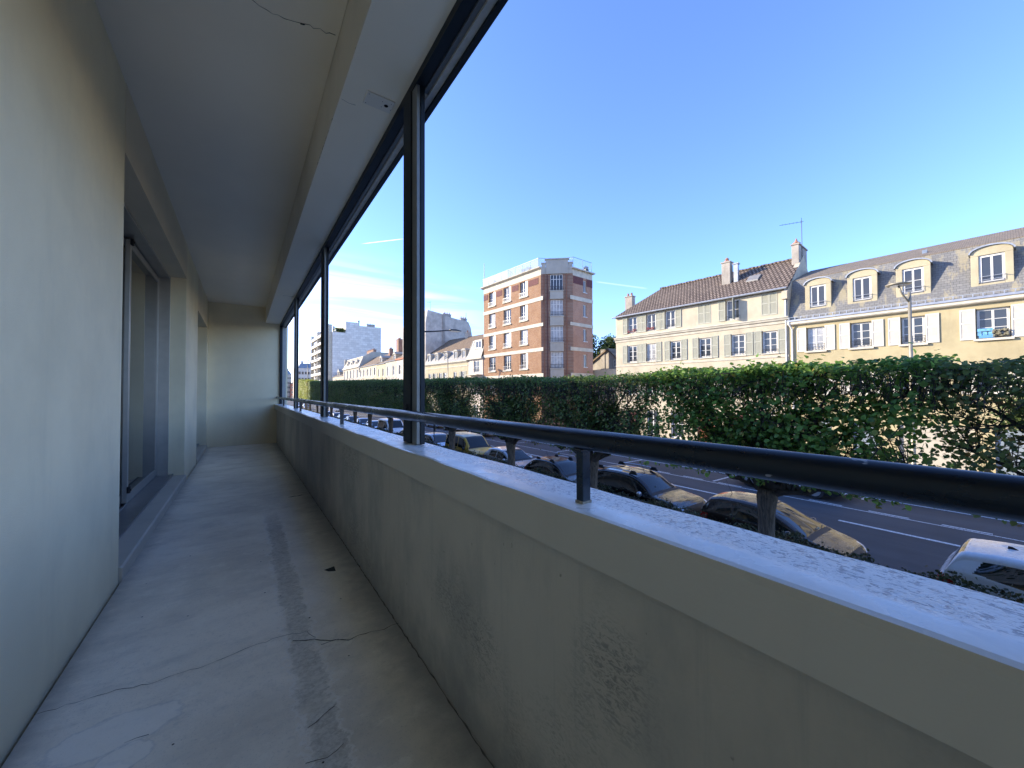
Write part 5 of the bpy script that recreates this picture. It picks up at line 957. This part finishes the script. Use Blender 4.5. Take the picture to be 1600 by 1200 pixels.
    for k,F in out.items():
        if not F: continue
        if k in ('side_window_a','side_window_b') and panelrear: F2=[f for f in F if sum(V[j][1] for j in f)/4<panelrear]; out['body']+= [f for f in F if f not in set(F2)]; F=F2
        used=sorted({j for f in F for j in f}); ix={j:q for q,j in enumerate(used)}; me=bpy.data.meshes.new(nm.get(k,k)); off=np.zeros(3)
        vv=[V[j] for j in used]; me.from_pydata(vv,[],[tuple(ix[j] for j in f) for f in F]); me.materials.append(mats[k]); me.polygons.foreach_set('use_smooth',[len(f)<6 for f in F]); me.update(); link(nm.get(k,k),me,root)
    for sx in (-1,1):
        for yc in (fw,rw):
            x0=sx*(Wd/2-.20); x1=sx*(Wd/2+.004); t=MB(); a,b=min(x0,x1),max(x0,x1); t.lathe([(wr*.66,a),(wr*.95,a),(wr,a+.03),(wr,b-.03),(wr*.95,b),(wr*.66,b-.006)],(0,yc,wr),'x',24); wh=t.build('wheel',m_tyre,root,smooth=False)
            r=MB(); r.lathe([(.0,x1-sx*.05),(wr*.64,x1-sx*.05)],(0,yc,wr),'x',20,1); 
            for j in range(9): an=2*math.pi*j/9; cu,su=math.cos(an),math.sin(an); r.tube([(x1-sx*.012,yc+cu*.03,wr+su*.03),(x1-sx*.02,yc+cu*wr*.62,wr+su*wr*.62)],.02,5,0)
            r.lathe([(wr*.58,x1-sx*.02),(wr*.66,x1-sx*.004)],(0,yc,wr),'x',20,0); r.lathe([(0,x1-sx*.01),(.05,x1-sx*.012)],(0,yc,wr),'x',10,0); r.build('rim',[m_rim,m_trimb],wh)
        bz=lerp(belt,cowl+.45); q_=MB(); mx=Wd/2*.95
        q_.lathe([(.02,-.05),(.08,-.045),(.095,.0),(.085,.06),(.03,.075)],(sx*(mx+.10),cowl+.42,bz+.07),'y',10); q_.tube([(sx*(mx-.06),cowl+.44,bz+.03),(sx*(mx+.08),cowl+.42,bz+.05)],.022,5); q_.build('mirror',mirror or paintm,root,smooth=True)
        if rails:
            a,b,zr,xr=rails; q_=MB(); q_.tube([(sx*xr,a,zr-.06),(sx*xr,a+.15,zr),(sx*xr,(a+b)/2,zr+.02),(sx*xr,b-.15,zr),(sx*xr,b,zr-.06)],.021,6); ra=q_.build('roof_rail',m_silverrail,root,smooth=True)
            for (u,v_) in ((a-.05,a+.32),(b-.32,b+.05)):
                q_=MB(); q_.hexa([(sx*xr-.03,u,zr-.09),(sx*xr+.03,u,zr-.09),(sx*xr+.03,v_,zr-.09),(sx*xr-.03,v_,zr-.09),(sx*xr-.025,u+.1,zr+.045),(sx*xr+.025,u+.1,zr+.045),(sx*xr+.025,v_-.1,zr+.045),(sx*xr-.025,v_-.1,zr+.045)])
                q_.build('rail_end',m_trimb,ra,bevel=.01)
    p=MB(); p.box(-.26,.26,-.016,-.003,.40,.51); p.build('number_plate',m_plate,root); p=MB(); p.box(-.26,.26,L+.002,L+.014,.62,.73); p.build('number_plate',m_plate,root)
    if antenna: y,z,fin=antenna; a=MB(); (a.hexa([(-.03,y,z),(.03,y,z),(.03,y+.16,z),(-.03,y+.16,z),(-.004,y+.10,z+.06),(.004,y+.10,z+.06),(.004,y+.15,z+.06),(-.004,y+.15,z+.06)]) if fin else a.tube([(0,y,z),(0,y+.02,z+.03),(0,y+.2,z+.42)],[.02,.008,.004],5)); a.build('antenna',m_trimb,root)
    if wiper: a=MB(); a.tube([(-.45,cowl+.05,lerp(top,cowl)+.025),(.0,cowl+.11,lerp(top,cowl+.08)+.035),(.25,cowl+.16,lerp(top,cowl+.14)+.035)],.007,4); a.tube([(-.1,cowl+.03,lerp(top,cowl)+.025),(.35,cowl+.09,lerp(top,cowl+.06)+.033),(.6,cowl+.14,lerp(top,cowl+.12)+.033)],.007,4); a.build('wiper',m_trimb,root)
    return root
K='cars parked along the near kerb'; KO='cars parked along the far kerb'
hatch=[(0,.50),(.02,.60),(.10,.70),(.30,.80),(.95,.93),(1.75,1.36),(2.05,1.44),(2.5,1.47),(3.1,1.45),(3.45,1.38),(3.75,1.02),(3.9,.92),(3.97,.80),(4.0,.62)]
def sc_(P,L,H): 
    l=P[-1][0]; h=max(z for _,z in P); return [(y*L/l,z*H/h if z>.6 else z) for y,z in P]
hb=[(0,.66),(.9,.86),(2,.93),(4,1.0)]
P_black=paint('black_paint',(.006,.006,.008),.12,0,.03); P_brown=paint('brown_paint',(.050,.038,.032),.2,.3,.05); P_silver=paint('silver_paint',(.50,.51,.52),.3,.5,.1); P_white=paint('white_paint',(.78,.79,.80),.25,0,.06); P_yellow=paint('yellow_paint',(.62,.37,.03),.35,0,.15); P_blue=paint('pale_blue_paint',(.45,.52,.60),.3,.3,.1); P_dark=paint('dark_grey_paint',(.02,.02,.024),.18,0,.05); P_red=paint('red_paint',(.35,.03,.03),.3,0,.1)
XC=12.3
# front (nose) at lower y, facing away down the street to the right
suvt=[(0,.55),(.02,.74),(.12,.88),(.35,.97),(1.15,1.06),(1.85,1.52),(2.15,1.60),(2.7,1.63),(3.5,1.60),(3.95,1.52),(4.15,1.15),(4.25,1.0),(4.30,.75)]
car('parked_car','black car with silver roof bars between the leafy tree and the next trunk','car',(XC,6.92,.0),0,4.3,1.82,suvt,[(0,.80),(1.1,.97),(2.4,1.03),(4.3,1.10)],P_black,1.15,1.92,3.72,4.2,.82,3.48,.335,(2.55,3.35),3.75,(1.95,3.75,1.70,.62),(2.05,1.62,False),K,True,m_silverrail,headlamp=(.74,.90),wiper=True)
mpv=[(0,.50),(.02,.62),(.10,.72),(.30,.80),(.75,.92),(1.75,1.42),(2.1,1.50),(2.5,1.52),(3.05,1.50),(3.35,1.42),(3.52,1.12),(3.58,.95),(3.6,.66)]
car('parked_car','brown hatchback partly behind the trunk of the leafy tree','car',(XC-.05,2.85,0),0,3.6,1.66,mpv,[(0,.68),(.75,.88),(2,.98),(3.6,1.06)],P_brown,.78,1.85,3.08,3.5,.70,3.05,.29,(1.75,2.62),3.1,None,(2.95,1.5,False),K,headlamp=(.58,.76),rearlamp=(.78,1.0),wiper=True)
car('parked_car','black low hatchback hidden partly by the short rail post','car',(XC,11.45,0),0,4.05,1.74,sc_(hatch,4.05,1.45),hb,P_black,.98,1.95,3.15,3.7,.8,3.25,.31,(2.45,),3.25,(1.95,3.2,1.47,.58),(3.05,1.44,False),K)
car('parked_car','silver small hatchback with its bonnet showing right of a trunk','car',(XC+.05,15.75,0),0,3.9,1.70,sc_(hatch,3.9,1.47),[(0,.68),(.9,.88),(2,.96),(3.9,1.02)],P_silver,.95,1.85,3.05,3.6,.78,3.2,.30,(2.35,),3.1,None,None,K,headlamp=(.58,.80))
vant=[(0,.52),(.03,.72),(.12,.86),(.35,.95),(.9,1.08),(1.55,1.68),(1.85,1.80),(2.3,1.84),(3.9,1.84),(4.25,1.80),(4.36,1.2),(4.40,.8)]
car('parked_van','yellow people carrier van with a pale roof','van',(XC+.05,20.3,0),0,4.4,1.80,vant,[(0,.80),(.9,.98),(2,1.05),(4.4,1.08)],P_yellow,.92,1.70,4.15,4.36,.82,3.5,.32,(2.35,3.25),4.2,None,None,K,headlamp=(.66,.86),tumble=.12,roofm=paint('pale_yellow_roof',(.62,.53,.33),.5,0,.6),mirror=m_trimb)  # roof faces take a paler yellow than the body
car('parked_car','pale blue white saloon behind the yellow van','car',(XC,25.3,0),0,4.2,1.74,sc_(hatch,4.2,1.45),hb,P_blue,.98,2.0,3.2,3.8,.8,3.35,.31,(2.5,),3.35,None,None,K)
car('parked_car','dark car just left of the thick mullion below the rail','car',(XC,30.2,0),0,4.1,1.74,sc_(hatch,4.1,1.45),hb,P_dark,.98,1.95,3.15,3.7,.8,3.25,.31,(2.45,),3.25,None,None,K)
car('parked_van','white van with a large windscreen farther along the near kerb','van',(XC,36.2,0),0,4.6,1.85,sc_(vant,4.6,1.95),[(0,.80),(.9,.98),(2,1.05),(4.4,1.08)],P_white,.95,1.75,4.3,4.55,.85,3.6,.32,(2.4,),4.2,None,None,K,panelrear=2.4,tumble=.10)
for k,(y,p,l) in enumerate(((42,P_silver,'silver car parked beyond the white van'),(47.3,P_blue,'pale blue car second beyond the white van'),(52.6,P_dark,'dark car third beyond the white van'),(58,P_white,'white car near the far end of the tree row'),(63.5,P_silver,'silver car second from last under the tree row'),(69,P_white,'white car last under the tree row'))):
    car('parked_car',l,'car',(XC,y,0),0,4.1,1.74,sc_(hatch,4.1,1.46),hb,p,.98,1.95,3.15,3.7,.8,3.25,.31,(2.45,),3.25,None,None,K)
# white car at the lower right, tail towards the camera's left
car('parked_car','white car with a black shark fin aerial at the lower right','car',(XC-.1,-2.85,0),0,4.4,1.80,[(0,.55),(.02,.70),(.12,.80),(.35,.90),(1.05,1.0),(1.85,1.46),(2.15,1.53),(2.7,1.555),(3.5,1.54),(3.98,1.49),(4.08,1.44),(4.24,1.10),(4.34,1.0),(4.40,.72)],[(0,.74),(1.0,.93),(2.4,.99),(3.2,1.03),(3.8,1.12),(4.4,1.15)],P_white,1.05,1.95,3.98,4.24,.85,3.5,.33,(2.4,),3.9,None,(3.35,1.55,True),K,headlamp=(.66,.82),rearlamp=(.80,1.02),wiper=True)
# far kerb
car('parked_car','white sport utility car on the far kerb seen under the leafy tree','car',(21.03,9.55,0),R(180),4.35,1.84,sc_(suvt,4.35,1.72),[(0,.84),(1.1,1.0),(2.4,1.06),(4.3,1.12)],P_white,1.15,1.95,3.75,4.25,.82,3.39,.345,(2.55,3.35),3.8,(1.95,3.75,1.73,.62),None,KO,True)
for y,p,l in ((37.6,P_dark,'dark car on the far kerb level with the yellow van'),(44,P_white,'white car on the far kerb above the pale blue saloon'),(49.4,P_blue,'pale blue car second on the far kerb above the saloon'),(-4.5,P_red,'red car on the far kerb at the right behind sparse tree'),(55,P_white,'white car on the far kerb left of the mullion'),(61,P_dark,'dark car farthest but three on the far kerb'),(120,P_white,'white car far down the street on the far kerb'),(128,P_silver,'silver car farthest down the street on the far kerb')):
    car('parked_car',l,'car',(21.03,y,0),R(180),4.1,1.74,sc_(hatch,4.1,1.46),hb,p,.98,1.95,3.15,3.7,.8,3.25,.31,(2.45,),3.25,None,None,KO)
for y,x,p,l,rz in ((104,18.4,P_white,'white car driving in the far lane near the end of the street',180),(118,14.6,P_dark,'dark car driving towards us far down the street',0),(132,14.4,P_white,'white car driving towards us beyond the tree row',0)):
    car('moving_car',l,'car',(x,y,0),R(rz),4.2,1.76,sc_(hatch,4.2,1.48),hb,p,.98,1.95,3.15,3.7,.8,3.25,.31,(2.45,),3.25,None,None,'cars driving far down the street')
